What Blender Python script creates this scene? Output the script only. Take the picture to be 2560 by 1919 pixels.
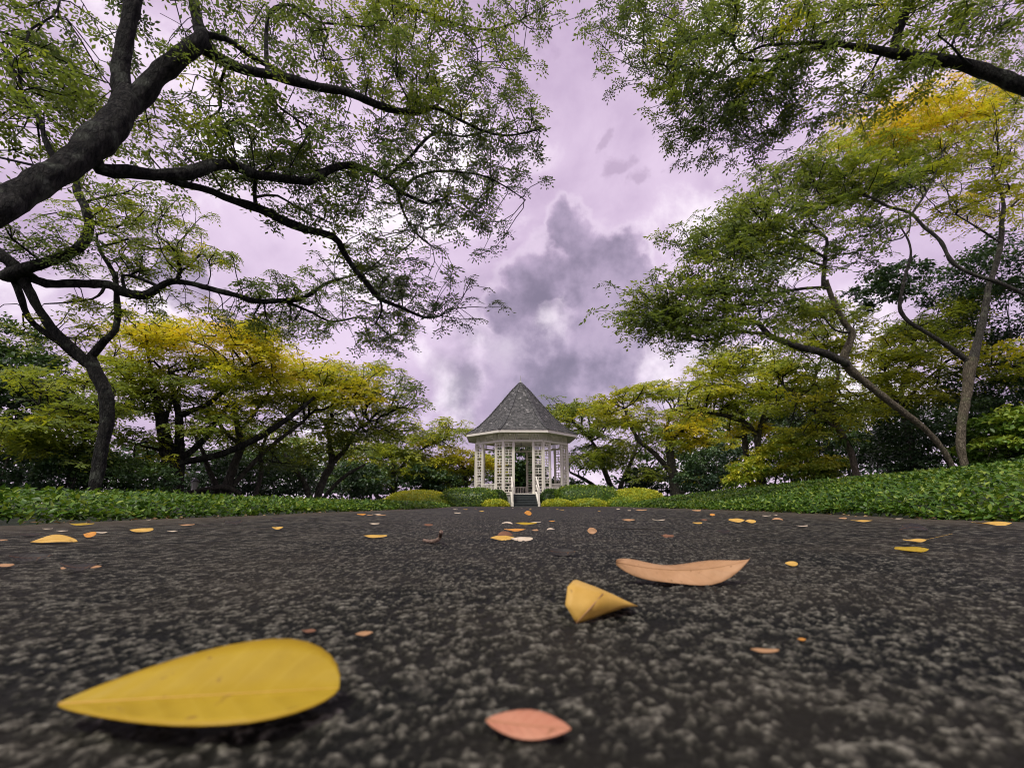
import bpy, math, random
import numpy as np
from mathutils import Vector, Matrix

for o in list(bpy.data.objects):
    bpy.data.objects.remove(o)
random.seed(7)
RNG = np.random.default_rng(7)
scene = bpy.context.scene
COL = scene.collection

# ------------------------------------------------------------------ camera
CAM_H = 0.055                     # the phone lies almost on the asphalt
FPX = 1177.6                      # focal length in photo pixels (2560 wide)
PITCH = math.atan((1262.6 - 959.5) / FPX)
cam_data = bpy.data.cameras.new('camera')
cam_data.sensor_width = 36.0
cam_data.lens = 36.0 * FPX / 2560.0
cam_data.clip_start = 0.01
cam_data.clip_end = 3000.0
cam_data.dof.use_dof = True
cam_data.dof.focus_distance = 2.2
cam_data.dof.aperture_fstop = 13.0
cam = bpy.data.objects.new('camera', cam_data)
COL.objects.link(cam)
cam.location = (0, 0, CAM_H)
cam.rotation_euler = (math.radians(90) + PITCH, 0, 0)
scene.camera = cam

# ------------------------------------------------------------------ colour management / render
scene.view_settings.view_transform = 'Standard'
scene.view_settings.look = 'None'
scene.view_settings.gamma = 1.0
scene.view_settings.exposure = 0.84
scene.view_settings.use_curve_mapping = False
scene.render.engine = 'CYCLES'
scene.cycles.pixel_filter_type = 'BLACKMAN_HARRIS'
scene.cycles.filter_width = 1.05
scene.cycles.max_bounces = 6
scene.cycles.diffuse_bounces = 3
scene.cycles.glossy_bounces = 2
scene.cycles.transmission_bounces = 3
scene.cycles.transparent_max_bounces = 4
scene.cycles.caustics_reflective = False
scene.cycles.caustics_refractive = False

SP, CP = math.sin(PITCH), math.cos(PITCH)
def ray(px, py):
    """unit-forward ray of a photo pixel, in world axes"""
    r = (px - 1280.0) / FPX
    u = (959.5 - py) / FPX
    return Vector((r, CP - SP * u, SP + CP * u))
def P(px, py, d):
    """world point seen at a pixel, d metres ahead of the camera"""
    v = ray(px, py)
    t = d / v.y
    return Vector((v.x * t, d, CAM_H + v.z * t)), t
def hit(px, py, z=0.0):
    """where the pixel's ray meets the level z"""
    v = ray(px, py)
    t = (z - CAM_H) / v.z
    return Vector((v.x * t, v.y * t, z)), t

# ------------------------------------------------------------------ world: overcast mauve sky
SUN_EL, SUN_AZ = math.radians(56), math.radians(205)   # azimuth clockwise from +Y
world = bpy.data.worlds.new('World')
scene.world = world
world.use_nodes = True
nt = world.node_tree
nt.nodes.clear()
N = nt.nodes.new
L = nt.links.new
def wmath(op, a, b=None, clamp=False):
    n = N('ShaderNodeMath'); n.operation = op; n.use_clamp = clamp
    for i, v in enumerate((a, b)):
        if v is None: continue
        if isinstance(v, (int, float)): n.inputs[i].default_value = v
        else: L(v, n.inputs[i])
    return n.outputs[0]
def wvec(op, a, b=None):
    n = N('ShaderNodeVectorMath'); n.operation = op
    for i, v in enumerate((a, b)):
        if v is None: continue
        if isinstance(v, (tuple, list, Vector)): n.inputs[i].default_value = tuple(v)
        elif isinstance(v, (int, float)): n.inputs['Scale'].default_value = v
        else: L(v, n.inputs[i])
    return n.outputs['Value'] if op in ('DISTANCE', 'DOT_PRODUCT', 'LENGTH') else n.outputs['Vector']
def wsmooth(v, a, b, lo=0.0, hi=1.0):
    n = N('ShaderNodeMapRange'); n.interpolation_type = 'SMOOTHSTEP'
    L(v, n.inputs[0])
    n.inputs[1].default_value = a; n.inputs[2].default_value = b
    n.inputs[3].default_value = lo; n.inputs[4].default_value = hi
    return n.outputs[0]
def wnoise(vec, scale, detail, rough=0.55, distort=0.0, colour=False):
    n = N('ShaderNodeTexNoise'); n.noise_dimensions = '3D'
    L(vec, n.inputs['Vector'])
    n.inputs['Scale'].default_value = scale; n.inputs['Detail'].default_value = detail
    n.inputs['Roughness'].default_value = rough; n.inputs['Distortion'].default_value = distort
    return n.outputs['Color'] if colour else n.outputs['Fac']
def wmix(f, a, b):
    n = N('ShaderNodeMix'); n.data_type = 'RGBA'
    if isinstance(f, (int, float)): n.inputs[0].default_value = f
    else: L(f, n.inputs[0])
    for i, v in ((6, a), (7, b)):
        if isinstance(v, tuple): n.inputs[i].default_value = (*v, 1)
        else: L(v, n.inputs[i])
    return n.outputs[2]
tc = N('ShaderNodeTexCoord')
dirv = wvec('NORMALIZE', tc.outputs['Generated'])
sep = N('ShaderNodeSeparateXYZ'); L(dirv, sep.inputs[0])
zc = wmath('ADD', wmath('MAXIMUM', sep.outputs[2], 0.0), 0.32)
comb = N('ShaderNodeCombineXYZ')
L(wmath('DIVIDE', sep.outputs[0], zc), comb.inputs[0])
L(wmath('DIVIDE', sep.outputs[1], zc), comb.inputs[1])
comb.inputs[2].default_value = 3.7
plane = comb.outputs[0]
broad = wnoise(plane, 1.1, 5, 0.55, 0.3)
fine = wnoise(dirv, 4.2, 8, 0.58, 0.25)
puff = wnoise(dirv, 8.0, 7, 0.55, 0.0)
w1 = wvec('SCALE', wvec('SUBTRACT', wnoise(dirv, 6.5, 3, 0.5, 0.0, True), (0.5, 0.5, 0.5)), 0.13)
w2 = wvec('SCALE', wvec('SUBTRACT', wnoise(dirv, 19.0, 5, 0.55, 0.0, True), (0.5, 0.5, 0.5)), 0.075)
wdir = wvec('ADD', wvec('ADD', dirv, w1), w2)
# the grey cumulus heap over the pavilion and its low skirts
heap = None
for (px, py, r) in ((1424, 590, 62), (1535, 640, 74), (1480, 690, 108), (1345, 700, 88), (1300, 800, 86), (1390, 860, 112),
                    (1520, 830, 112), (1330, 950, 140), (1480, 940, 110), (470, 700, 60), (1575, 690, 50), (1590, 745, 60), (1260, 780, 60)):
    c = ray(px, py).normalized()
    k = wmath('SUBTRACT', 1.0, wmath('DIVIDE', wvec('DISTANCE', wdir, tuple(c)), r / FPX * 1.05))
    heap = k if heap is None else wmath('MAXIMUM', heap, k)
heap_m = wsmooth(heap, -0.10, 0.34)
rim = wmath('MULTIPLY', wsmooth(heap, -0.28, -0.04), wsmooth(heap, 0.16, -0.02))
skirt = None
for (px, py, r) in ((1330, 980, 230), (1520, 960, 200), (1180, 980, 170), (1250, 850, 190), (1680, 930, 130)):
    c = ray(px, py).normalized()
    k = wmath('SUBTRACT', 1.0, wmath('DIVIDE', wvec('DISTANCE', wdir, tuple(c)), r / FPX))
    skirt = k if skirt is None else wmath('MAXIMUM', skirt, k)
skirt_m = wmath('MULTIPLY', wmath('MULTIPLY', wsmooth(skirt, -0.15, 0.75), wsmooth(puff, 0.66, 0.36)), 0.8)
heap_m = wmath('MAXIMUM', wmath('MULTIPLY', heap_m, wsmooth(puff, 0.72, 0.46, 0.62, 1.0)), skirt_m)
hole = wmath('ADD', wmath('SUBTRACT', 0.9, wmath('DIVIDE', wvec('DISTANCE', wdir, tuple(ray(1395, 805).normalized())), 58 / FPX)), wmath('MULTIPLY', wmath('SUBTRACT', puff, 0.5), 2.5))
heap_m = wmath('MULTIPLY', heap_m, wsmooth(hole, -0.3, 0.8, 1.0, 0.3))
shade = wmath('ADD', wmath('MULTIPLY', broad, 0.6), wmath('MULTIPLY', fine, 0.4))
pale = wmix(wsmooth(shade, 0.36, 0.60), (0.335, 0.245, 0.36), (0.52, 0.415, 0.53))
pale = wmix(wsmooth(fine, 0.50, 0.68), pale, (0.68, 0.61, 0.66))
dark = wmix(wsmooth(puff, 0.34, 0.60), (0.15, 0.122, 0.175), (0.28, 0.222, 0.31))
cloud = wmix(heap_m, wmix(wmath('MULTIPLY', rim, 0.25), pale, (0.64, 0.56, 0.63)), dark)
# small dark scud
scud = None
for (px, py, r) in ((1535, 405, 26), (1590, 450, 24), (1340, 130, 30), (1340, 235, 34), (1670, 430, 18), (1495, 345, 18)):
    c = ray(px, py).normalized()
    k = wmath('SUBTRACT', 1.0, wmath('DIVIDE', wvec('DISTANCE', wdir, tuple(c)), r / FPX * 1.25))
    scud = k if scud is None else wmath('MAXIMUM', scud, k)
cloud = wmix(wmath('MULTIPLY', wsmooth(scud, 0.0, 0.55), 0.4), cloud, (0.24, 0.17, 0.25))
sky = N('ShaderNodeTexSky'); sky.sky_type = 'NISHITA'; sky.sun_disc = False
sky.sun_elevation = SUN_EL; sky.sun_rotation = SUN_AZ
bg_sky = N('ShaderNodeBackground'); L(sky.outputs[0], bg_sky.inputs[0]); bg_sky.inputs[1].default_value = 0.1
bg_cl = N('ShaderNodeBackground'); L(cloud, bg_cl.inputs[0]); bg_cl.inputs[1].default_value = 0.95
mixs = N('ShaderNodeMixShader'); mixs.inputs[0].default_value = 0.93
L(bg_sky.outputs[0], mixs.inputs[1]); L(bg_cl.outputs[0], mixs.inputs[2])
outw = N('ShaderNodeOutputWorld'); L(mixs.outputs[0], outw.inputs[0])

# ------------------------------------------------------------------ sun behind thin cloud
sd = bpy.data.lights.new('sun', 'SUN'); sd.energy = 1.5; sd.angle = math.radians(12); sd.color = (1.0, 0.95, 0.82)
sun = bpy.data.objects.new('sun', sd); COL.objects.link(sun)
sdir = Vector((math.sin(SUN_AZ) * math.cos(SUN_EL), math.cos(SUN_AZ) * math.cos(SUN_EL), math.sin(SUN_EL)))
sun.rotation_euler = sdir.to_track_quat('Z', 'Y').to_euler()
sun.location = sdir * 60

# ------------------------------------------------------------------ helpers: objects
LABELS = {}
def tag(o, label=None, cat=None, group=None, kind=None):
    if label:
        o['label'] = label
        LABELS.setdefault(label, []).append((o.name, group))
    if cat: o['category'] = cat
    if group: o['group'] = group
    if kind: o['kind'] = kind
    return o
def empty(name, loc=(0, 0, 0), rz=0.0):
    o = bpy.data.objects.new(name, None); COL.objects.link(o)
    o.location = loc; o.rotation_euler = (0, 0, rz); o.empty_display_size = 0.2
    return o
def link(name, me, mat=None, parent=None):
    o = bpy.data.objects.new(name, me); COL.objects.link(o)
    if mat is not None and not me.materials: me.materials.append(mat)
    if parent is not None: o.parent = parent
    return o
def np_mesh(name, verts, quads, tint=None, smooth=False, attrs=None):
    """fast mesh from arrays; quads is (n,4) or (n,3)"""
    verts = np.asarray(verts, np.float32); quads = np.asarray(quads, np.int32)
    me = bpy.data.meshes.new(name)
    k = quads.shape[1]
    me.vertices.add(len(verts)); me.vertices.foreach_set('co', verts.ravel())
    me.loops.add(quads.size); me.loops.foreach_set('vertex_index', quads.ravel())
    me.polygons.add(len(quads))
    me.polygons.foreach_set('loop_start', np.arange(0, quads.size, k, dtype=np.int32))
    if smooth: me.polygons.foreach_set('use_smooth', np.ones(len(quads), bool))
    for nm, arr in ([('tint', tint)] if tint is not None else []) + list((attrs or {}).items()):
        a = me.attributes.new(nm, 'FLOAT', 'POINT'); a.data.foreach_set('value', np.asarray(arr, np.float32))
    me.update(calc_edges=True); me.validate()
    return me
class MB:
    def __init__(s): s.v = []; s.f = []
    def add(s, vs, fs):
        o = len(s.v); s.v += [tuple(v) for v in vs]; s.f += [tuple(i + o for i in f) for f in fs]
    def obox(s, c, ax, ay, az, sx, sy, sz):
        """box about c with half-axes along unit vectors"""
        c, ax, ay, az = Vector(c), Vector(ax), Vector(ay), Vector(az)
        vs = [c + ax * (i * sx / 2) + ay * (j * sy / 2) + az * (k * sz / 2) for i in (-1, 1) for j in (-1, 1) for k in (-1, 1)]
        s.add(vs, [(0, 1, 3, 2), (4, 6, 7, 5), (0, 4, 5, 1), (2, 3, 7, 6), (0, 2, 6, 4), (1, 5, 7, 3)])
    def bar(s, p0, p1, w, h, up=(0, 0, 1)):
        p0, p1 = Vector(p0), Vector(p1); d = p1 - p0; ln = d.length; d.normalize()
        side = d.cross(Vector(up))
        if side.length < 1e-5: side = d.cross(Vector((0, 1, 0)))
        side.normalize(); u = side.cross(d).normalized()
        s.obox((p0 + p1) / 2, d, side, u, ln, w, h)
    def prism(s, poly, z0, z1):
        n = len(poly)
        vs = [(x, y, z0) for x, y in poly] + [(x, y, z1) for x, y in poly]
        s.add(vs, [tuple(range(n))[::-1], tuple(range(n, 2 * n))] + [(i, (i + 1) % n, n + (i + 1) % n, n + i) for i in range(n)])
    def tube(s, pts, rads, n=8):
        v, q = tube_arrays(np.array([tuple(p) for p in pts]), np.array(rads), n)
        s.add([tuple(x) for x in v], [tuple(x) for x in q])
        ring0 = tuple(range(len(s.v) - len(v), len(s.v) - len(v) + n)); ring1 = tuple(range(len(s.v) - n, len(s.v)))
        s.f += [ring0[::-1], ring1]
    def build(s, name, mat, parent=None, smooth=False):
        me = bpy.data.meshes.new(name); me.from_pydata(s.v, [], s.f); me.update()
        if smooth:
            for p in me.polygons: p.use_smooth = True
        return link(name, me, mat, parent)
def tube_arrays(pts, rads, n):
    k = len(pts)
    tan = np.gradient(pts, axis=0)
    tan /= np.linalg.norm(tan, axis=1, keepdims=True) + 1e-9
    ref = np.array([0.0, 0, 1]) if abs(tan[0, 2]) < 0.8 else np.array([1.0, 0, 0])
    a = np.cross(tan[0], ref); a /= np.linalg.norm(a)
    A = np.empty_like(pts)
    for i in range(k):
        a = a - tan[i] * np.dot(a, tan[i]); a /= np.linalg.norm(a) + 1e-9
        A[i] = a
    B = np.cross(tan, A)
    th = np.arange(n) * 2 * np.pi / n
    ring = A[:, None, :] * np.cos(th)[None, :, None] + B[:, None, :] * np.sin(th)[None, :, None]
    v = (pts[:, None, :] + ring * rads[:, None, None]).reshape(-1, 3)
    i = np.arange(k - 1)[:, None] * n; j = np.arange(n)[None, :]; j2 = (j + 1) % n
    q = np.stack([i + j, i + j2, i + n + j2, i + n + j], -1).reshape(-1, 4)
    return v, q

# ------------------------------------------------------------------ materials
def new_mat(name):
    m = bpy.data.materials.new(name); m.use_nodes = True
    m.node_tree.nodes.clear()
    return m, m.node_tree.nodes, m.node_tree.links
def ramp(nodes, stops, interp='LINEAR'):
    r = nodes.new('ShaderNodeValToRGB'); r.color_ramp.interpolation = interp
    el = r.color_ramp.elements
    while len(el) > 1: el.remove(el[-1])
    el[0].position = stops[0][0]; el[0].color = (*stops[0][1], 1)
    for p, c in stops[1:]:
        e = el.new(p); e.color = (*c, 1)
    return r
def foliage_mat(name, stops, trans=0.4, rough=0.5, spec=0.35):
    m, n, l = new_mat(name)
    at = n.new('ShaderNodeAttribute'); at.attribute_name = 'tint'
    r = ramp(n, stops); l.new(at.outputs['Fac'], r.inputs[0])
    pb = n.new('ShaderNodeBsdfPrincipled'); l.new(r.outputs[0], pb.inputs['Base Color'])
    pb.inputs['Roughness'].default_value = rough; pb.inputs['Specular IOR Level'].default_value = spec
    tr = n.new('ShaderNodeBsdfTranslucent')
    g = n.new('ShaderNodeMix'); g.data_type = 'RGBA'; g.blend_type = 'MULTIPLY'; g.inputs[0].default_value = 1
    l.new(r.outputs[0], g.inputs[6]); g.inputs[7].default_value = (1.15, 1.1, 0.55, 1)
    l.new(g.outputs[2], tr.inputs[0])
    mx = n.new('ShaderNodeMixShader'); mx.inputs[0].default_value = trans
    l.new(pb.outputs[0], mx.inputs[1]); l.new(tr.outputs[0], mx.inputs[2])
    o = n.new('ShaderNodeOutputMaterial'); l.new(mx.outputs[0], o.inputs[0])
    return m
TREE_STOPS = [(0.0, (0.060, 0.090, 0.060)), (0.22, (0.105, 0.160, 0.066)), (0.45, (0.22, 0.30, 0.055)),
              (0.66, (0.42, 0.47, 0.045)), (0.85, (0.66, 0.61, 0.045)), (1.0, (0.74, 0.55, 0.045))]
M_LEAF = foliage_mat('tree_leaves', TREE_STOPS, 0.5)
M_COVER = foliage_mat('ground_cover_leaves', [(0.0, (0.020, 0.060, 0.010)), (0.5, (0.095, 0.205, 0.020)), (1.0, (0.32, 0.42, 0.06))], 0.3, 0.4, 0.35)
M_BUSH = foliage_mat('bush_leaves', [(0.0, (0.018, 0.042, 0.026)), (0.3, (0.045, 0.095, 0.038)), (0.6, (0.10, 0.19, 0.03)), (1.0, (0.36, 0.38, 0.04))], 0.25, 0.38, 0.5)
def bark_mat(name, c0, c1, c2, scale=9.0):
    m, n, l = new_mat(name)
    g = n.new('ShaderNodeNewGeometry')
    mp = n.new('ShaderNodeMapping'); mp.inputs['Scale'].default_value = (1, 1, 0.35); l.new(g.outputs['Position'], mp.inputs[0])
    n1 = n.new('ShaderNodeTexNoise'); n1.inputs['Scale'].default_value = scale * 3; n1.inputs['Detail'].default_value = 6; n1.inputs['Roughness'].default_value = 0.7
    l.new(mp.outputs[0], n1.inputs['Vector'])
    n2 = n.new('ShaderNodeTexNoise'); n2.inputs['Scale'].default_value = scale * 0.6; n2.inputs['Detail'].default_value = 4
    l.new(g.outputs['Position'], n2.inputs['Vector'])
    r1 = ramp(n, [(0.38, c0), (0.66, c1)]); l.new(n1.outputs[0], r1.inputs[0])
    r2 = ramp(n, [(0.56, (0, 0, 0)), (0.66, (0.8, 0.8, 0.8))]); l.new(n2.outputs[0], r2.inputs[0])
    mx = n.new('ShaderNodeMix'); mx.data_type = 'RGBA'; l.new(r2.outputs[0], mx.inputs[0]); l.new(r1.outputs[0], mx.inputs[6]); mx.inputs[7].default_value = (*c2, 1)
    vo = n.new('ShaderNodeTexVoronoi'); vo.feature = 'DISTANCE_TO_EDGE'; vo.inputs['Scale'].default_value = scale * 3.2
    wq = n.new('ShaderNodeVectorMath'); wq.operation = 'MULTIPLY_ADD'; l.new(n1.outputs['Color'], wq.inputs[0]); wq.inputs[1].default_value = (0.05, 0.05, 0.05); l.new(mp.outputs[0], wq.inputs[2]); l.new(wq.outputs[0], vo.inputs['Vector'])
    cr = n.new('ShaderNodeMapRange'); l.new(vo.outputs['Distance'], cr.inputs[0]); cr.inputs[1].default_value = 0.0; cr.inputs[2].default_value = 0.16; cr.inputs[3].default_value = 0.0; cr.inputs[4].default_value = 0.7
    hh = n.new('ShaderNodeMath'); hh.operation = 'ADD'; l.new(n1.outputs[0], hh.inputs[0]); l.new(cr.outputs[0], hh.inputs[1])
    bp = n.new('ShaderNodeBump'); bp.inputs['Strength'].default_value = 1.0; bp.inputs['Distance'].default_value = 0.05; l.new(hh.outputs[0], bp.inputs['Height'])
    pb = n.new('ShaderNodeBsdfPrincipled'); pb.inputs['Roughness'].default_value = 0.9; pb.inputs['Specular IOR Level'].default_value = 0.2
    l.new(mx.outputs[2], pb.inputs['Base Color']); l.new(bp.outputs[0], pb.inputs['Normal'])
    o = n.new('ShaderNodeOutputMaterial'); l.new(pb.outputs[0], o.inputs[0])
    return m
M_HEDGE = foliage_mat('hedge_leaves', [(0.0, (0.03, 0.06, 0.02)), (0.4, (0.12, 0.24, 0.03)), (0.7, (0.34, 0.44, 0.05)), (1.0, (0.60, 0.58, 0.05))], 0.25, 0.42, 0.4)
M_BARK = bark_mat('dark_bark', (0.006, 0.008, 0.008), (0.052, 0.052, 0.045), (0.10, 0.115, 0.09))
M_BARK_PALE = bark_mat('pale_bark', (0.12, 0.105, 0.075), (0.27, 0.24, 0.165), (0.17, 0.18, 0.10))
M_BARK_MID = bark_mat('grey_bark', (0.05, 0.05, 0.042), (0.13, 0.125, 0.10), (0.16, 0.17, 0.12))
def plain_mat(name, col, rough=0.6, spec=0.3, var=0.12, scale=6.0, bump=0.0, bscale=60.0):
    m, n, l = new_mat(name)
    tcd = n.new('ShaderNodeTexCoord')
    nz = n.new('ShaderNodeTexNoise'); nz.inputs['Scale'].default_value = scale; nz.inputs['Detail'].default_value = 6; nz.inputs['Roughness'].default_value = 0.65
    l.new(tcd.outputs['Object'], nz.inputs['Vector'])
    lo = tuple(c * (1 - var) for c in col); hi = tuple(min(1, c * (1 + var)) for c in col)
    r = ramp(n, [(0.3, lo), (0.7, hi)]); l.new(nz.outputs[0], r.inputs[0])
    pb = n.new('ShaderNodeBsdfPrincipled'); pb.inputs['Roughness'].default_value = rough; pb.inputs['Specular IOR Level'].default_value = spec
    l.new(r.outputs[0], pb.inputs['Base Color'])
    if bump:
        nb = n.new('ShaderNodeTexNoise'); nb.inputs['Scale'].default_value = bscale; nb.inputs['Detail'].default_value = 4; l.new(tcd.outputs['Object'], nb.inputs['Vector'])
        b = n.new('ShaderNodeBump'); b.inputs['Strength'].default_value = bump; b.inputs['Distance'].default_value = 0.01
        l.new(nb.outputs[0], b.inputs['Height']); l.new(b.outputs[0], pb.inputs['Normal'])
    o = n.new('ShaderNodeOutputMaterial'); l.new(pb.outputs[0], o.inputs[0])
    return m

# ================================================================== ground, path
def smooth01(t): 
    t = np.clip(t, 0, 1); return t * t * (3 - 2 * t)
def edge_left(y):  return np.interp(y, [-50, 0, 9, 16, 20, 22.2, 23, 40], [-1.5, -1.5, -1.52, -2.1, -3.0, -3.8, -0.9, -0.9])
def edge_right(y): return np.interp(y, [-50, 1.9, 2.8, 4.8, 6.9, 12, 18, 22.2, 23, 40], [1.75, 1.78, 1.96, 2.5, 2.8, 3.3, 4.2, 5.2, 1.9, 1.9])
def ground_h(x, y):
    x = np.asarray(x, float); y = np.asarray(y, float)
    sl = np.maximum(0, edge_left(np.minimum(y, 21)) - x); sr = np.maximum(0, x - edge_right(np.minimum(y, 21)))
    fade = 1 - 0.75 * smooth01((y - 17) / 14)
    h = 0.13 * (1 - np.exp(-sl / 3.0)) + 0.95 * (1 - np.exp(-sr / 5.0)) * fade
    return h + 0.012 * np.sin(x * 2.1 + y) * np.sin(y * 1.7) * np.minimum(1, sl + sr)
def gz(x, y): return float(ground_h(x, y))

def graded(a, step, ratio, lim):
    out = [a]
    while out[-1] < lim: out.append(out[-1] + max(step, ratio * (out[-1] - a)))
    return np.array(out)
gx = graded(0, 0.25, 0.06, 900); gx = np.concatenate([-gx[:0:-1], gx])
gy = np.concatenate([-graded(0, 0.4, 0.15, 60)[:0:-1], graded(0, 0.3, 0.05, 1200)])
X, Y = np.meshgrid(gx, gy)
Zg = ground_h(X, Y) - 0.03
nx, ny = len(gx), len(gy)
ii = np.arange((ny - 1) * nx).reshape(ny - 1, nx)[:, :-1].ravel()
me = np_mesh('ground', np.stack([X, Y, Zg], -1).reshape(-1, 3), np.stack([ii, ii + 1, ii + nx + 1, ii + nx], -1), smooth=True)
m, n, l = new_mat('soil')
g = n.new('ShaderNodeNewGeometry')
nz = n.new('ShaderNodeTexNoise'); nz.inputs['Scale'].default_value = 3; nz.inputs['Detail'].default_value = 8; l.new(g.outputs['Position'], nz.inputs['Vector'])
r = ramp(n, [(0.3, (0.006, 0.010, 0.005)), (0.55, (0.012, 0.022, 0.006)), (0.8, (0.02, 0.03, 0.01))]); l.new(nz.outputs[0], r.inputs[0])
bp = n.new('ShaderNodeBump'); bp.inputs['Distance'].default_value = 0.05; l.new(nz.outputs[0], bp.inputs['Height'])
pb = n.new('ShaderNodeBsdfPrincipled'); pb.inputs['Roughness'].default_value = 0.95; l.new(r.outputs[0], pb.inputs['Base Color']); l.new(bp.outputs[0], pb.inputs['Normal'])
o = n.new('ShaderNodeOutputMaterial'); l.new(pb.outputs[0], o.inputs[0])
tag(link('ground', me, m), kind='structure')

# ---- asphalt path: real stones in relief near the lens
def hash2(ix, iy, k):
    h = (ix * 374761393 + iy * 668265263 + k * 1442695041) & 0xFFFFFFFF
    h = ((h ^ (h >> 13)) * 1274126177) & 0xFFFFFFFF
    h = (h ^ (h >> 16)) & 0xFFFFFFFF
    return (h & 0xFFFFFF) / float(0x1000000)
def cells(x, y, size):
    gx_, gy_ = x / size, y / size
    ix, iy = np.floor(gx_).astype(np.int64), np.floor(gy_).astype(np.int64)
    best = np.full(x.shape, 9.0); sec = np.full(x.shape, 9.0); idv = np.zeros(x.shape)
    for a in (-1, 0, 1):
        for b in (-1, 0, 1):
            cx, cy = ix + a, iy + b
            dx = cx + hash2(cx, cy, 1) - gx_; dy = cy + hash2(cx, cy, 2) - gy_
            d = np.sqrt(dx * dx + dy * dy)
            nw = d < best
            sec = np.where(nw, best, np.minimum(sec, d)); idv = np.where(nw, hash2(cx, cy, 3), idv); best = np.where(nw, d, best)
    return best, sec, idv
def vnoise(x, y):
    ix, iy = np.floor(x).astype(np.int64), np.floor(y).astype(np.int64); fx, fy = x - ix, y - iy
    fx = fx * fx * (3 - 2 * fx); fy = fy * fy * (3 - 2 * fy)
    a, b, c, d = hash2(ix, iy, 5), hash2(ix + 1, iy, 5), hash2(ix, iy + 1, 5), hash2(ix + 1, iy + 1, 5)
    return (a * (1 - fx) + b * fx) * (1 - fy) + (c * (1 - fx) + d * fx) * fy
def axis(fine_lim, fine, ratio, lim):
    out = [0.0]
    while out[-1] < lim:
        s = fine if out[-1] < fine_lim else fine + ratio * (out[-1] - fine_lim)
        out.append(out[-1] + s)
    return np.array(out)
ux = axis(0.13, 0.00088, 0.0145, 1.0); ux = ux / ux[-1]
ux = np.concatenate([-ux[:0:-1], ux])
vy = np.concatenate([np.linspace(-6, 0.06, 16)[:-1], 0.06 + axis(0.20, 0.0014, 0.0140, 22.4)])
vy[-1] = 22.4
U, V = np.meshgrid(ux, vy)
wl, wr = -edge_left(V), edge_right(V)
rag = 0.09 * (vnoise(V * 7, V * 0 + 3) - 0.5) + 0.04 * (vnoise(V * 23, V * 0 + 8) - 0.5)
Xp = np.where(U < 0, U * (wl + rag), U * (wr + rag)); Yp = V.copy()
# the stones' layout comes from world metres, so cells read as chips of 3 to 8 mm
fb = 0.52 * vnoise(Xp * 360, Yp * 360) + 0.40 * vnoise(Xp * 730 + 7, Yp * 730) + 0.08 * vnoise(Xp * 90 + 3, Yp * 90 + 5)
g1, g2, gid = cells(Xp + 5, Yp + 3, 0.0125)
big = smooth01((0.42 - g1) / 0.2) * (gid > 0.90)
stone = np.clip(smooth01((fb - 0.47) / 0.22) + 0.6 * big, 0, 1)
worn = vnoise(Xp * 5, Yp * 5)
Zp = 0.0014 * (stone - 0.5) * (0.8 + 0.4 * worn) + 0.0010 * (vnoise(Xp * 55, Yp * 55) - 0.5) + 0.005 * (vnoise(Xp * 2.3, Yp * 2.3) - 0.5) * np.clip(Yp, 0, 1)
ed = np.minimum(1, (1 - np.abs(U)) / 0.03)
Zp = Zp * (0.3 + 0.7 * ed) - 0.012 * (1 - ed)
edge_d = np.clip((np.abs(U) - 0.62) / 0.38, 0, 1)
nx, ny = len(ux), len(vy)
ii = np.arange((ny - 1) * nx).reshape(ny - 1, nx)[:, :-1].ravel()
me = np_mesh('path', np.stack([Xp, Yp, Zp], -1).reshape(-1, 3), np.stack([ii, ii + 1, ii + nx + 1, ii + nx], -1), smooth=True,
             attrs={'stone': stone.ravel(), 'edge': edge_d.ravel()})
print('path verts', len(me.vertices))
m, n, l = new_mat('asphalt')
g = n.new('ShaderNodeNewGeometry')
at = n.new('ShaderNodeAttribute'); at.attribute_name = 'stone'
ae = n.new('ShaderNodeAttribute'); ae.attribute_name = 'edge'
n2 = n.new('ShaderNodeTexNoise'); n2.inputs['Scale'].default_value = 7; n2.inputs['Detail'].default_value = 6; l.new(g.outputs['Position'], n2.inputs['Vector'])
n1 = n.new('ShaderNodeTexNoise'); n1.inputs['Scale'].default_value = 700; n1.inputs['Detail'].default_value = 4; n1.inputs['Roughness'].default_value = 0.7; l.new(g.outputs['Position'], n1.inputs['Vector'])
n3 = n.new('ShaderNodeTexNoise'); n3.inputs['Scale'].default_value = 430; n3.inputs['Detail'].default_value = 4; n3.inputs['Roughness'].default_value = 0.62; l.new(g.outputs['Position'], n3.inputs['Vector'])
n4 = n.new('ShaderNodeTexNoise'); n4.inputs['Scale'].default_value = 38; n4.inputs['Detail'].default_value = 3; l.new(g.outputs['Position'], n4.inputs['Vector'])
def madd(a_, k_, c_):
    q = n.new('ShaderNodeMath'); q.operation = 'MULTIPLY_ADD'; l.new(a_, q.inputs[0]); q.inputs[1].default_value = k_
    if isinstance(c_, float): q.inputs[2].default_value = c_
    else: l.new(c_, q.inputs[2])
    return q.outputs[0]
nm = madd(at.outputs['Fac'], 0.36, madd(n3.outputs[0], 0.85, madd(n1.outputs[0], 0.42, madd(n4.outputs[0], 0.14, -0.38))))
r = ramp(n, [(0.34, (0.0035, 0.0048, 0.004)), (0.45, (0.013, 0.0145, 0.0115)), (0.53, (0.032, 0.033, 0.026)), (0.62, (0.066, 0.064, 0.050)), (0.76, (0.158, 0.158, 0.124)), (1.0, (0.36, 0.345, 0.285))])
l.new(nm, r.inputs[0])
stone_col = r.outputs[0]
dust = ramp(n, [(0.38, (0, 0, 0)), (0.72, (1, 1, 1))]); l.new(n2.outputs[0], dust.inputs[0])
dm = n.new('ShaderNodeMath'); dm.operation = 'MULTIPLY'; l.new(dust.outputs[0], dm.inputs[0]); dm.inputs[1].default_value = 0.24
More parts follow.
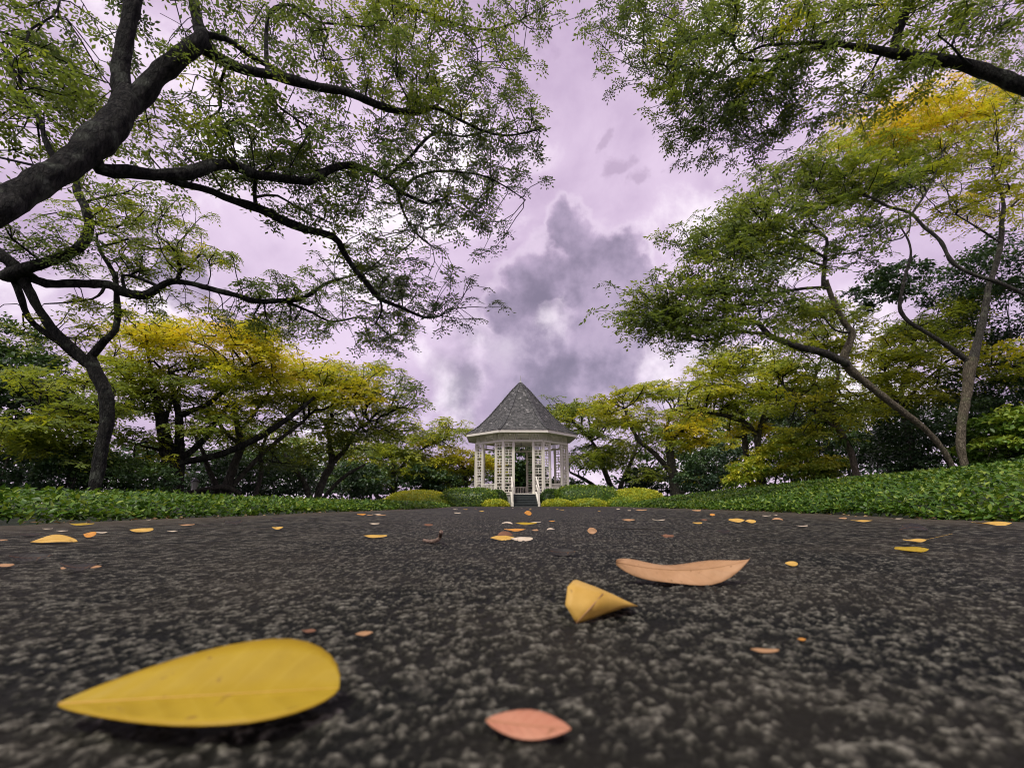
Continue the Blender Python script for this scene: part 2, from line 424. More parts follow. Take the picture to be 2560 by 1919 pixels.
em = n.new('ShaderNodeMath'); em.operation = 'MULTIPLY_ADD'; l.new(ae.outputs['Fac'], em.inputs[0]); em.inputs[1].default_value = 0.7; l.new(dm.outputs[0], em.inputs[2])
mx = n.new('ShaderNodeMix'); mx.data_type = 'RGBA'; l.new(em.outputs[0], mx.inputs[0]); l.new(stone_col, mx.inputs[6]); mx.inputs[7].default_value = (0.085, 0.072, 0.050, 1)
bp = n.new('ShaderNodeBump'); bp.inputs['Strength'].default_value = 0.9; bp.inputs['Distance'].default_value = 0.0012; l.new(nm, bp.inputs['Height'])
pb = n.new('ShaderNodeBsdfPrincipled'); pb.inputs['Roughness'].default_value = 0.65; pb.inputs['Specular IOR Level'].default_value = 0.10
l.new(mx.outputs[2], pb.inputs['Base Color']); l.new(bp.outputs[0], pb.inputs['Normal'])
o = n.new('ShaderNodeOutputMaterial'); l.new(pb.outputs[0], o.inputs[0])
tag(link('path', me, m), kind='structure')

# ================================================================== leaf instancing by arrays
def rot_matrices(yaw, pitch, roll):
    cy, sy, cp, sp, cr, sr = np.cos(yaw), np.sin(yaw), np.cos(pitch), np.sin(pitch), np.cos(roll), np.sin(roll)
    R = np.empty((len(yaw), 3, 3))
    R[:, 0, 0] = cy * cp; R[:, 0, 1] = cy * sp * sr - sy * cr; R[:, 0, 2] = cy * sp * cr + sy * sr
    R[:, 1, 0] = sy * cp; R[:, 1, 1] = sy * sp * sr + cy * cr; R[:, 1, 2] = sy * sp * cr - cy * sr
    R[:, 2, 0] = -sp; R[:, 2, 1] = cp * sr; R[:, 2, 2] = cp * cr
    return R
def stamp(proto_v, proto_q, pos, R, scale, tint, jitter=None):
    """copy one small prototype to many places as one mesh's arrays"""
    k = len(proto_v)
    v = np.einsum('nij,kj->nki', R, proto_v) * scale[:, None, None] + pos[:, None, :]
    q = proto_q[None] + (np.arange(len(pos)) * k)[:, None, None]
    t = np.repeat(tint, k)
    if jitter is not None: t = t + np.tile(jitter, len(pos))
    return v.reshape(-1, 3), q.reshape(-1, proto_q.shape[1]), t
# folded pointed leaf, 1 long: two quads
FOLD_V = np.array([[0, 0, 0], [0.45, 0, 0.02], [1, 0, -0.10], [0.42, 0.24, 0.07], [0.42, -0.24, 0.07], [0.78, 0.15, -0.01], [0.78, -0.15, -0.01]], float)
FOLD_T = np.array([[0, 1, 3], [0, 4, 1], [1, 5, 3], [1, 2, 5], [1, 4, 6], [1, 6, 2]])

KITE_V = np.array([[0, 0, 0], [0.45, 0.27, 0.07], [1, 0, -0.08], [0.45, -0.27, 0.07]], float)
KITE_T = np.array([[0, 2, 1], [0, 3, 2]])

def ground_cover(name, side, count, label):
    pos = []; tot = 0
    while tot < count:
        k = 60000
        d = np.exp(RNG.uniform(np.log(0.7), np.log(27), k))
        a = RNG.uniform(-1.25, 1.25, k)
        s = np.abs(RNG.normal(0, 1, k)) ** 1.5
        y = RNG.uniform(0, 1, k) ** 2.4 * 25 - 0.4
        off = RNG.uniform(0, 1, k) ** 2.2 * (3.5 + 0.45 * np.maximum(y, 0))
        x = (edge_left(np.minimum(y, 21)) - off + 0.03) if side < 0 else (edge_right(np.minimum(y, 21)) + off - 0.03)
        ok = (np.abs(x) < 1.2 * np.maximum(y, 0.3) + 1.6)
        x, y, off = x[ok], y[ok], off[ok]
        pos.append(np.stack([x, y, off], -1)); tot += len(x)
    pos = np.concatenate(pos)[:count]
    x, y, off = pos.T
    dist = np.hypot(x, y)
    sz = (0.022 + 0.0036 * np.clip(dist - 1.5, 0, 12)) * RNG.uniform(0.7, 1.35, count)
    h = np.minimum(off * 0.8 + 0.02, 0.085) * RNG.uniform(0, 1, count) ** 0.6 + 0.035 * vnoise(x * 3, y * 3)
    z = ground_h(x, y) + h - 0.012
    R = rot_matrices(RNG.uniform(0, 2 * np.pi, count), RNG.normal(-0.15, 0.5, count), RNG.normal(0, 0.45, count))
    tint = np.clip(RNG.normal(0.42, 0.26, count) + 0.25 * (vnoise(x * 1.3, y * 1.3) - 0.5), 0, 1)
    near = dist < 4.0; pz = np.stack([x, y, z], -1)
    v, q, t = stamp(FOLD_V, FOLD_T, pz[near], R[near], sz[near], tint[near])
    v2, q2, t2 = stamp(KITE_V, KITE_T, pz[~near], R[~near], sz[~near], tint[~near])
    o = link(name, np_mesh(name, np.concatenate([v, v2]), np.concatenate([q, q2 + len(v)]), np.concatenate([t, t2])), M_COVER)
    return tag(o, label, 'ground cover', kind='stuff')
ground_cover('ground_cover', -1, 66000, 'low green leafy ground cover along the left edge of the path')
ground_cover('ground_cover', 1, 90000, 'green leafy ground cover on the rising bank right of the path')

# crumbs of dead leaf and soil blown against both edges of the path
k = 900
yl = RNG.uniform(0, 1, k) ** 2 * 14 + 0.2; sd_ = np.where(RNG.uniform(0, 1, k) < 0.5, -1, 1); of = np.abs(RNG.normal(0, 0.10, k))
xl = np.where(sd_ < 0, edge_left(yl) + of, edge_right(yl) - of)
R = rot_matrices(RNG.uniform(0, 6.28, k), RNG.normal(0, 0.25, k), RNG.normal(0, 0.3, k))
v, q, t = stamp(KITE_V, KITE_T, np.stack([xl, yl, np.full(k, 0.004)], -1), R, RNG.uniform(0.006, 0.026, k), RNG.uniform(0, 1, k))
M_LITTER = foliage_mat('leaf_litter', [(0.0, (0.03, 0.02, 0.012)), (0.5, (0.13, 0.08, 0.04)), (1.0, (0.38, 0.26, 0.13))], 0.15, 0.7, 0.2)
tag(link('leaf_litter', np_mesh('leaf_litter', v, q, t), M_LITTER), 'brown crumbs of leaf litter along both path edges', 'leaf litter', kind='stuff')

# ================================================================== the white pavilion
M_WHITE = plain_mat('white_paint', (0.78, 0.76, 0.66), 0.55, 0.3, 0.06, 1.5)
M_SOFFIT = plain_mat('soffit_paint', (0.66, 0.66, 0.58), 0.7, 0.2, 0.05, 1.5)
M_STEP = plain_mat('dark_steps', (0.05, 0.062, 0.06), 0.7, 0.3, 0.3, 8, 0.3)
M_PLINTH = plain_mat('plinth_render', (0.42, 0.43, 0.41), 0.8, 0.2, 0.15, 4, 0.2)
M_IRON = plain_mat('dark_iron', (0.04, 0.042, 0.04), 0.5, 0.5)
m, n, l = new_mat('slate_shingles')
at = n.new('ShaderNodeAttribute'); at.attribute_name = 'tint'
g = n.new('ShaderNodeNewGeometry')
nz = n.new('ShaderNodeTexNoise'); nz.inputs['Scale'].default_value = 25; nz.inputs['Detail'].default_value = 5; l.new(g.outputs['Position'], nz.inputs['Vector'])
am = n.new('ShaderNodeMath'); am.operation = 'MULTIPLY_ADD'; l.new(nz.outputs[0], am.inputs[0]); am.inputs[1].default_value = 0.3; l.new(at.outputs['Fac'], am.inputs[2])
r = ramp(n, [(0.15, (0.05, 0.054, 0.052)), (0.55, (0.125, 0.13, 0.125)), (0.9, (0.22, 0.222, 0.21)), (1.0, (0.44, 0.44, 0.42))]); l.new(am.outputs[0], r.inputs[0])
pb = n.new('ShaderNodeBsdfPrincipled'); pb.inputs['Roughness'].default_value = 0.75; l.new(r.outputs[0], pb.inputs['Base Color'])
o = n.new('ShaderNodeOutputMaterial'); l.new(pb.outputs[0], o.inputs[0])
M_SLATE = m

GD = 26.0
GC, _ = P(1302.2, 1180, GD)
gaz = empty('pavilion', (GC.x, GD, 0.0), math.radians(2.0))
tag(gaz, 'white octagonal lattice pavilion with grey shingled spire roof at the end of the path', 'pavilion')
FLOOR, BEAM0, BEAM1, EAVE0, EAVE1 = 0.62, 3.13, 3.24, 3.54, 3.68
RC, RE = 2.6, 3.17
def dirs(i):                      # facet i: 0 faces the camera (-y)
    a = -math.pi / 2 + i * math.pi / 4
    nrm = Vector((math.cos(a), math.sin(a), 0)); tan = Vector((-math.sin(a), math.cos(a), 0))
    return nrm, tan
def octo(r): return [(r * math.cos(-math.pi / 2 + math.pi / 8 + k * math.pi / 4), r * math.sin(-math.pi / 2 + math.pi / 8 + k * math.pi / 4)) for k in range(8)]
UZ = Vector((0, 0, 1))
b = MB(); b.prism(octo(RC + 0.12), -0.1, FLOOR - 0.07); b.build('plinth', M_PLINTH, gaz)
b = MB(); b.prism(octo(RC + 0.17), FLOOR - 0.068, FLOOR); b.build('floor_slab', M_WHITE, gaz)
AP = RC * math.cos(math.pi / 8); HW = RC * math.sin(math.pi / 8)
PW = 0.10
for k in range(8):                # corner posts
    x, y = octo(RC)[k]
    a = math.atan2(y, x)
    b = MB(); b.obox((x, y, (FLOOR + BEAM0) / 2), (math.cos(a), math.sin(a), 0), (-math.sin(a), math.cos(a), 0), UZ, PW * 1.15, PW * 1.15, BEAM0 - FLOOR)
    b.obox((x, y, FLOOR + 0.08), (math.cos(a), math.sin(a), 0), (-math.sin(a), math.cos(a), 0), UZ, PW * 1.5, PW * 1.5, 0.158)
    b.build('corner_post', M_WHITE, gaz)
LW = 0.40                         # lattice width
for i in range(8):
    nrm, tan = dirs(i); c0 = nrm * AP
    for s in (-1, 1):
        e0, e1 = HW - 0.06, HW - 0.06 - LW            # from the corner inwards
        b = MB(); pc = c0 + tan * (s * (e1 - PW / 2)); pc.z = (FLOOR + BEAM0) / 2
        b.obox(pc, tan, nrm, UZ, PW, PW, BEAM0 - FLOOR)
        pc2 = pc.copy(); pc2.z = BEAM0 - 0.12; b.obox(pc2, tan, nrm, UZ, PW * 1.25, PW * 1.25, 0.05)
        b.build('post', M_WHITE, gaz)
        b = MB(); mid = c0 + tan * (s * (e0 + e1) / 2)
        z = FLOOR + 0.06; unit = 0.447
        while z < BEAM0 - 0.1:
            for dz in (0.0, 0.135, 0.27):
                if z + dz < BEAM0 - 0.05:
                    q = mid.copy(); q.z = z + dz; b.obox(q, tan, nrm, UZ, LW, 0.026, 0.036)
            for off, w in ((0.0, 0.036), (-LW / 2 + 0.016, 0.032), (LW / 2 - 0.016, 0.032)):
                z1 = min(z + (0.27 if off == 0 else unit), BEAM0 - 0.05)
                q = mid + tan * off; q.z = (z + z1) / 2
                b.obox(q, tan, nrm, UZ, w, 0.032, z1 - z)
            z += unit
        b.build('lattice_panel', M_WHITE, gaz)
    # beam, frieze
    b = MB(); q = c0.copy(); q.z = (BEAM0 + BEAM1) / 2; b.obox(q, tan, nrm, UZ, 2 * HW + 0.02, 0.14, BEAM1 - BEAM0 - 0.002); b.build('beam', M_WHITE, gaz)
    b = MB(); z0, z1 = BEAM1, 3.60
    xs = []
    for gc in (-0.86, -0.44, 0.44, 0.86):
        for kx in range(4): xs.append(gc + (kx - 1.5) * 0.085)
    for xx in xs:
        q = c0 + tan * xx; q.z = (z0 + z1) / 2; b.obox(q, tan, nrm, UZ, 0.03, 0.03, z1 - z0)
    for zz in (0.10, 0.2):
        q = c0.copy(); q.z = z0 + zz; b.obox(q, tan, nrm, UZ, 0.62, 0.024, 0.028)
        for sgn in (-1, 1):
            q = c0 + tan * (sgn * 0.65); q.z = z0 + zz + 0.001; b.obox(q, tan, nrm, UZ, 0.16, 0.024, 0.028)
    q = c0.copy(); q.z = z1 - 0.02; b.obox(q, tan, nrm, UZ, 2 * HW, 0.05, 0.05)
    b.build('frieze', M_WHITE, gaz)
    if i != 0:                    # balustrade between the lattice posts
        w = 2 * (HW - 0.06 - LW - PW)
        b = MB()
        for zz, hh in ((0.06, 0.05), (0.46, 0.06)):
            q = c0.copy(); q.z = FLOOR + zz; b.obox(q, tan, nrm, UZ, w, 0.06, hh)
        nb = 9
        for kx in range(nb):
            q = c0 + tan * ((kx + 0.5) / nb - 0.5) * w; q.z = FLOOR + 0.255; b.obox(q, tan, nrm, UZ, 0.035, 0.03, 0.35)
        b.build('balustrade', M_WHITE, gaz)
    # fascia and soffit
    AE = RE * math.cos(math.pi / 8); HE = RE * math.sin(math.pi / 8)
    b = MB(); q = nrm * (AE - 0.02); q.z = (EAVE0 + EAVE1) / 2; b.obox(q, tan, nrm, UZ, 2 * HE - 0.03, 0.036, EAVE1 - EAVE0); b.build('fascia_board', M_WHITE, gaz)
b = MB(); b.prism(octo(RE - 0.06), EAVE0 + 0.03, EAVE0 + 0.075); b.build('ceiling', M_SOFFIT, gaz)
# ceiling lamp on a rod, with fan arms
b = MB(); b.tube([(0, -0.4, EAVE0 + 0.03), (0, -0.4, 3.0)], [0.018, 0.018], 8); b.tube([(0, -0.4, 3.02), (0, -0.4, 2.98), (0, -0.4, 2.9)], [0.03, 0.09, 0.05], 10)
lamp = b.build('ceiling_fan', M_IRON, gaz)
b = MB()
for k in range(3):
    a = 0.4 + k * 2.094
    b.bar((0.08 * math.cos(a), -0.4 + 0.08 * math.sin(a), 3.45), (0.55 * math.cos(a), -0.4 + 0.55 * math.sin(a), 3.45), 0.11, 0.012)
b.build('fan_blades', M_IRON, lamp)
# roof: bellcast octagon under shingles
PROF = [(3.19, 3.685), (2.80, 3.90), (2.47, 4.14), (1.90, 4.70), (1.11, 5.62), (0.55, 6.30), (0.05, 6.82)]
def prof(s):                      # s: 0 eave .. 1 apex along the slope
    k = min(len(SL) - 2, max(0, int(np.searchsorted(SL, s * SL[-1])) - 1)); f = (s * SL[-1] - SL[k]) / (SL[k + 1] - SL[k])
    return PROF[k][0] + f * (PROF[k + 1][0] - PROF[k][0]), PROF[k][1] + f * (PROF[k + 1][1] - PROF[k][1])
SL = [0.0]
for k in range(len(PROF) - 1): SL.append(SL[-1] + math.dist(PROF[k], PROF[k + 1]))
vs = []; fs = []
for (r_, z_) in PROF: vs += [(x * (r_ - 0.03) / 1.0, y * (r_ - 0.03) / 1.0, z_ - 0.02) for x, y in octo(1.0)]
for k in range(len(PROF) - 1):
    for j in range(8): fs.append((k * 8 + j, k * 8 + (j + 1) % 8, (k + 1) * 8 + (j + 1) % 8, (k + 1) * 8 + j))
b = MB(); b.add(vs, fs); roof = b.build('roof', M_SLATE, gaz)
roof.data.attributes.new('tint', 'FLOAT', 'POINT')
C8, S8 = math.cos(math.pi / 8), math.sin(math.pi / 8)
NCOURSE = 56
for i in range(8):
    nrm, tan = dirs(i); V_, Q_, T_ = [], [], []
    for c in range(NCOURSE):
        s0, s1 = c / NCOURSE, min(1.0, (c + 1.25) / NCOURSE)
        r0, z0 = prof(s0); r1, z1 = prof(s1)
        w0, w1 = r0 * S8, r1 * S8
        cnt = max(1, int(round(2 * w0 / 0.11)))
        sh = (c % 2) * 0.5
        edges = [-1.0] + sorted(set(min(1, max(-1, -1 + 2 * (k + sh + random.uniform(-0.12, 0.12)) / cnt)) for k in range(0 if sh else 1, cnt))) + [1.0]
        for e0, e1 in zip(edges[:-1], edges[1:]):
            if e1 - e0 < 0.02: continue
            gap = 0.004 / max(w0, 0.05)
            lift = 0.012 + random.uniform(0, 0.008); drop = random.uniform(0, 0.012)
            t_ = random.random(); t_ = 0.12 + 0.55 * t_ ** 1.4 + (0.30 if random.random() < 0.07 else 0)
            base = len(V_)
            for (r_, z_, w_, lf) in ((r0, z0 - drop, w0, lift), (r1, z1, w1, 0.0)):
                for e in (e0 + gap, e1 - gap):
                    p_ = nrm * (r_ * C8 + lf * 0.7) + tan * (e * w_); V_.append((p_.x, p_.y, z_ + lf * 0.7))
            for e in (e0 + gap, e1 - gap):
                p_ = nrm * (r0 * C8 - 0.01) + tan * (e * w0); V_.append((p_.x, p_.y, z0 - drop - 0.004))
            Q_ += [(base, base + 1, base + 3, base + 2), (base + 4, base + 5, base + 1, base)]
            T_ += [t_] * 6
    o = link('shingles', np_mesh('shingles', V_, Q_, T_), M_SLATE, roof); o['kind'] = 'stuff'
for i in range(8):                # overlapping hip caps
    b = MB(); x, y = octo(1.0)[i]
    K = 36
    for k in range(K):
        r0, z0 = prof(k / K); r1, z1 = prof(min(1, (k + 1.3) / K))
        b.bar((x * (r0 + 0.02), y * (r0 + 0.02), z0 + 0.026), (x * (r1 + 0.005), y * (r1 + 0.005), z1 + 0.008), 0.15 * (0.4 + 0.6 * min(1, r0)), 0.022)
    o = b.build('hip_cap', M_SLATE, roof)
    a_ = o.data.attributes.new('tint', 'FLOAT', 'POINT'); a_.data.foreach_set('value', np.repeat(RNG.uniform(0.0, 0.4, K), 8).astype(np.float32))
b = MB(); b.tube([(0, 0, 6.74), (0, 0, 6.86), (0, 0, 6.92), (0, 0, 7.24)], [0.10, 0.07, 0.03, 0.008], 10); b.build('spire', M_PLINTH, roof)
# stairs
nrm, tan = dirs(0)
SWD = 1.10; RUN = 0.28; NS = 5
front = AP + 0.17 * C8
for k in range(NS):
    top = FLOOR - 0.06 - k * (FLOOR - 0.06) / NS - 0.02
    b = MB()
    q = nrm * (front + RUN * (k + 0.5) - 0.002 * k); q.z = top / 2 - 0.05
    b.obox(q, tan, nrm, UZ, SWD, RUN, top + 0.1)
    q = nrm * (front + RUN * (k + 0.5) + 0.012); q.z = top + 0.015
    b.obox(q, tan, nrm, UZ, SWD - 0.004, RUN + 0.02, 0.03)
    b.build('step', M_STEP, gaz)
for s in (-1, 1):
    b = MB()
    prof_pts = [(front + 0.002, -0.1), (front + RUN * NS + 0.12, -0.1), (front + RUN * NS + 0.12, 0.17), (front + 0.002, FLOOR + 0.06)]
    vs = []
    for off in (SWD / 2 + 0.003, SWD / 2 + 0.10):
        for (rr, zz) in prof_pts:
            p_ = nrm * rr + tan * (s * off); vs.append((p_.x, p_.y, zz))
    b.add(vs, [(0, 1, 2, 3), (7, 6, 5, 4), (0, 4, 5, 1), (1, 5, 6, 2), (2, 6, 7, 3), (3, 7, 4, 0)])
    b.build('stair_cheek', M_WHITE, gaz)
    b = MB()
    off = SWD / 2 + 0.05
    p0 = nrm * (front + 0.02) + tan * (s * off); p1 = nrm * (front + RUN * NS + 0.06) + tan * (s * off)
    h0, h1 = FLOOR + 0.78, 0.86
    b.obox((p1.x, p1.y, 0.17 + (h1 - 0.17) / 2), tan, nrm, UZ, 0.075, 0.075, h1 - 0.17)
    b.bar((p0.x, p0.y, h0), (p1.x, p1.y, h1 - 0.02), 0.06, 0.055)
    b.bar((p0.x, p0.y, FLOOR + 0.40), (p1.x, p1.y, 0.55), 0.05, 0.05)
    b.build('handrail', M_WHITE, gaz)

# ================================================================== trees
def c2(pts): return [(x / 1.728, y / 1.728, r / 1.728) for x, y, r in pts]
def c3(pts): return [(1280 + x / 1.728, y / 1.728, r / 1.728) for x, y, r in pts]
def c4(pts): return [(x * .5425, 700 + y * .5425, r * .5425) for x, y, r in pts]
def c5(pts): return [(1360 + x * .5425, 700 + y * .5425, r * .5425) for x, y, r in pts]
def b2(bl): return [(x / 1.728, y / 1.728, rx / 1.728, ry / 1.728) + tuple(z) for x, y, rx, ry, *z in bl]
def b3(bl): return [(1280 + x / 1.728, y / 1.728, rx / 1.728, ry / 1.728) + tuple(z) for x, y, rx, ry, *z in bl]
def b4(bl): return [(x * .5425, 700 + y * .5425, rx * .5425, ry * .5425) + tuple(z) for x, y, rx, ry, *z in bl]
def b5(bl): return [(1360 + x * .5425, 700 + y * .5425, rx * .5425, ry * .5425) + tuple(z) for x, y, rx, ry, *z in bl]

def tuft_proto(fronds, pairs, length, leaf, droop, rng, spread=2 * np.pi):
    """a spray of feathery compound leaves: fronds round a twig tip, paired leaflets on each"""
    V_, Q_, J_ = [], [], []
    for f in range(fronds):
        az = spread * (f + rng.uniform(-0.3, 0.3)) / fronds - (spread / 2 if spread < 6 else 0)
        ln = length * rng.uniform(0.75, 1.2); el = rng.uniform(-0.15, 0.45)
        fd = np.array([math.cos(az), math.sin(az), 0]); sd_ = np.array([-math.sin(az), math.cos(az), 0])
        for p in range(pairs + 1):
            t = (p + 0.6) / (pairs + 0.6)
            c = fd * (ln * t) + np.array([0, 0, ln * (el * t - droop * t * t)])
            sides = (-1, 1) if p < pairs else (0,)
            for s in sides:
                ang = s * rng.uniform(0.75, 1.15)
                d = fd * math.cos(ang) + sd_ * math.sin(ang) + np.array([0, 0, rng.uniform(-0.55, 0.15)]); d /= np.linalg.norm(d)
                wv = np.cross(d, np.array([0, 0, 1.0]) + rng.normal(0, 0.35, 3)); wv /= np.linalg.norm(wv) + 1e-9
                L_ = leaf * rng.uniform(0.8, 1.2) * (0.75 + 0.45 * t); w = L_ * 0.21
                o = len(V_)
                V_ += [c, c + d * L_ * 0.5 + wv * w, c + d * L_, c + d * L_ * 0.5 - wv * w]
                Q_.append((o, o + 1, o + 2, o + 3)); jt = rng.normal(0, 0.035); J_ += [jt] * 4
    return np.array(V_), np.array(Q_), np.array(J_)

def catmull(pts, step):
    pts = [np.array(p, float) for p in pts]
    if len(pts) == 2: pts = [pts[0], (pts[0] + pts[1]) / 2, pts[1]]
    ext = [2 * pts[0] - pts[1]] + pts + [2 * pts[-1] - pts[-2]]
    out = []
    for i in range(1, len(ext) - 2):
        p0, p1, p2, p3 = ext[i - 1:i + 3]
        k = max(2, int(np.linalg.norm(p2[:3] - p1[:3]) / step))
        for j in range(k):
            t = j / k
            out.append(0.5 * ((2 * p1) + (-p0 + p2) * t + (2 * p0 - 5 * p1 + 4 * p2 - p3) * t * t + (-p0 + 3 * p1 - 3 * p2 + p3) * t ** 3))
    out.append(pts[-1])
    return np.array(out)

TREE_STATS = []
def make_tree(name, label, trunk_paths, limb_paths, blobs, leaf=0.05, pad_r=0.4, tufts=7, bark=None, group=None, seed=1, depth_scale=1.0,
              fronds=4, pairs=4, frond=0.17, mat=None, top_tint=0.0, step=0.22, cat='tree', twig_r=0.0045, root=None, droop=0.55, knob=0.06, drop_base=True, rs=1.0, branch_bark=None, reach=0.5, dens=0.8):
    """paths: (points [(px,py,r_px)], d0, d1); blobs: (px,py,rx,ry,d,dd,pads,tint)"""
    rng = np.random.default_rng(seed)
    bark = bark or M_BARK; mat = mat or M_LEAF
    pad_r *= 1.3; tufts += 1; twig_r *= 1.35
    def lift(path):
        pts, d0, d1 = path
        k = len(pts); out = []
        for i, (px, py, r) in enumerate(pts):
            d = d0 + (d1 - d0) * i / max(1, k - 1)
            p, t = P(px, py, d); out.append((p.x, p.y, p.z, rs * r / FPX * t / ray(px, py).length))
        return out
    tp = [lift(p) for p in trunk_paths]
    if root is not None: tp[0] = [root] + tp[0]
    elif drop_base:
        for q in tp:
            x, y, z, r = q[0]
            if z < 1.6: q.insert(0, (x, y, gz(x, y) + 0.10, r * 1.25)); q.insert(0, (x, y, gz(x, y) - 0.12, r * 1.8))
    bx, by = tp[0][0][0], tp[0][0][1]
    base = empty(name, (bx, by, gz(bx, by)))
    B0 = np.array(base.location)
    nodes = []; fixed = []; parent = []; dirn = []
    def add_poly(poly, part):
        thick = max(p[3] for p in poly) > 0.07
        arr = catmull(poly, step * (0.3 if thick else 1.0))
        j = rng.normal(0, 1, (len(arr), 3)); j[0] = 0
        arr[:, :3] += j * arr[:, 3:4] * knob * (0.35 if thick else 1)
        arr[:, 3] *= 1 + (0.05 if thick else 0.10) * np.sin(np.arange(len(arr)) * 1.3 + rng.uniform(0, 6)) * rng.uniform(0.3, 1, len(arr))
        arr[:, 3] = np.maximum(arr[:, 3], 0.004)
        st = len(nodes)
        for i, a in enumerate(arr):
            nodes.append(a[:3]); fixed.append(a[3]); parent.append(st + i - 1 if i else -1)
        n_side = 24 if arr[:, 3].max() > 0.07 else (9 if arr[:, 3].max() > 0.03 else 6)
        rr = arr[:, 3].copy()
        v, q = tube_arrays(arr[:, :3], rr, n_side)
        # bark lumps on the thick wood
        if arr[:, 3].max() > 0.05:
            cen = np.repeat(arr[:, :3], n_side, 0); amp = np.repeat(rr, n_side)
            ph = vnoise(v[:, 0] * 9 + v[:, 1] * 5, v[:, 2] * 7) - 0.5
            ph2 = vnoise(v[:, 0] * 31 + v[:, 1] * 23, v[:, 2] * 26 + v[:, 1] * 11) - 0.5
            v = v + (v - cen) * (0.26 * ph + 0.14 * ph2)[:, None]
        me = np_mesh(part, v - B0, q, smooth=True)
        return link(part, me, bark if part == 'trunk' else (branch_bark or bark), base)
    for q in tp: add_poly(q, 'trunk')
    for pth in limb_paths:
        q = lift(pth)
        # root the limb in the wood nearest to its start
        A = np.array(nodes); p0 = np.array(q[0][:3])
        k = int(np.argmin(np.linalg.norm(A - p0, axis=1)))
        if np.linalg.norm(A[k] - p0) > 0.03: q = [(*A[k], min(fixed[k] * 0.8, q[0][3] * 1.1))] + q
        add_poly(q, 'branch')
    n_fixed = len(nodes)
    # pads of foliage
    pads = []
    for (px, py, rx, ry, d, dd, cnt, tint) in blobs:
        for _ in range(int(math.ceil(cnt * dens))):
            a = rng.uniform(0, 2 * math.pi); rr = math.sqrt(rng.uniform(0, 1))
            p, t = P(px + rx * rr * math.cos(a), py + ry * rr * math.sin(a), d + rng.uniform(-dd, dd))
            if p.z < gz(p.x, p.y) + 0.3: continue
            tint_ = tint + (0.04 if group else 0.0) - 0.10 * max(0, min(1, (tint - 0.5) / 0.3))
            pads.append((p, tint_ + top_tint * max(-1, -rr * math.sin(a)) + rng.normal(0, 0.085)))
    maxn = n_fixed + len(pads) * (tufts + 1) * 12 + 50
    NP_ = np.empty((maxn, 3)); NP_[:n_fixed] = np.array(nodes)
    PAR = np.full(maxn, -1, int); PL = np.zeros(maxn)
    cntn = n_fixed
    A = NP_[:n_fixed]
    dist = [float(np.min(np.linalg.norm(A - np.array(p), axis=1))) for p, _ in pads]
    order = np.argsort(dist)
    ends = []; tips = []
    def grow(target, bend, jit):
        nonlocal cntn
        t = np.array(target)
        k = int(np.argmin(np.linalg.norm(NP_[:cntn] - t, axis=1) + reach * PL[:cntn]))
        a = NP_[k]; Ld = float(np.linalg.norm(t - a))
        pk = PAR[k] if k >= n_fixed else (k - 1 if k and parent[k] >= 0 else k)
        d0 = a - NP_[pk]; nn = np.linalg.norm(d0)
        d0 = d0 / nn if nn > 1e-6 else (t - a) / (Ld + 1e-9)
        ctrl = a + d0 * Ld * bend + rng.normal(0, 0.07, 3) * Ld + np.array([0, 0, 0.10 * Ld])
        segs = int(min(10, max(1, round(Ld / (step * 0.75)))))
        prev = k
        for s in range(1, segs + 1):
            u = s / segs
            p = (1 - u) ** 2 * a + 2 * u * (1 - u) * ctrl + u * u * t
            if s < segs: p = p + rng.normal(0, jit, 3)
            NP_[cntn] = p; PAR[cntn] = prev; PL[cntn] = PL[prev] + Ld / segs
            prev = cntn; cntn += 1
        return prev, (t - a) / (Ld + 1e-9)
    for oi in order:
        p, tint = pads[oi]
        e, _ = grow(p, 0.42, 0.03)
        pr = pad_r * rng.uniform(0.7, 1.25)
        for _ in range(tufts):
            a = rng.uniform(0, 2 * math.pi); rr = pr * math.sqrt(rng.uniform(0.02, 1))
            q = np.array(p) + np.array([rr * math.cos(a), rr * math.sin(a), rng.normal(0.02, 0.10) * pr - 0.18 * rr * rr / pr])
            e, dv = grow(q, 0.30, 0.012)
            ends.append(e); tips.append((q, dv, tint + rng.normal(0, 0.05)))
    # wood thickness from the number of tips each twig feeds
    cnt = np.zeros(cntn)
    for e in ends: cnt[e] += 1
    for i in range(cntn - 1, n_fixed - 1, -1):
        cnt[PAR[i]] += cnt[i]
    RAD = np.zeros(cntn); RAD[:n_fixed] = np.array(fixed)
    RAD[n_fixed:] = twig_r * np.maximum(cnt[n_fixed:], 1) ** 0.42
    for i in range(n_fixed, cntn): RAD[i] = min(RAD[i], RAD[PAR[i]] * 0.92)
    kids = {}
    for i in range(n_fixed, cntn): kids.setdefault(int(PAR[i]), []).append(i)
    TV, TQ, off = [], [], 0
    for i in range(n_fixed, cntn):
        pi = int(PAR[i])
        if pi >= n_fixed and max(kids[pi], key=lambda c: cnt[c]) == i: continue
        chain = [pi, i]
        while chain[-1] in kids: chain.append(max(kids[chain[-1]], key=lambda c: cnt[c]))
        rr = RAD[chain].copy(); rr[0] = rr[1]
        v, q = tube_arrays(NP_[chain], rr, 5 if rr[0] > 0.015 else 3)
        TV.append(v); TQ.append(q + off); off += len(v)
    if TV:
        o = link('twigs', np_mesh('twigs', np.concatenate(TV) - B0, np.concatenate(TQ), smooth=True), M_BARK, base); o['kind'] = 'stuff'
    # foliage
    nl = 0
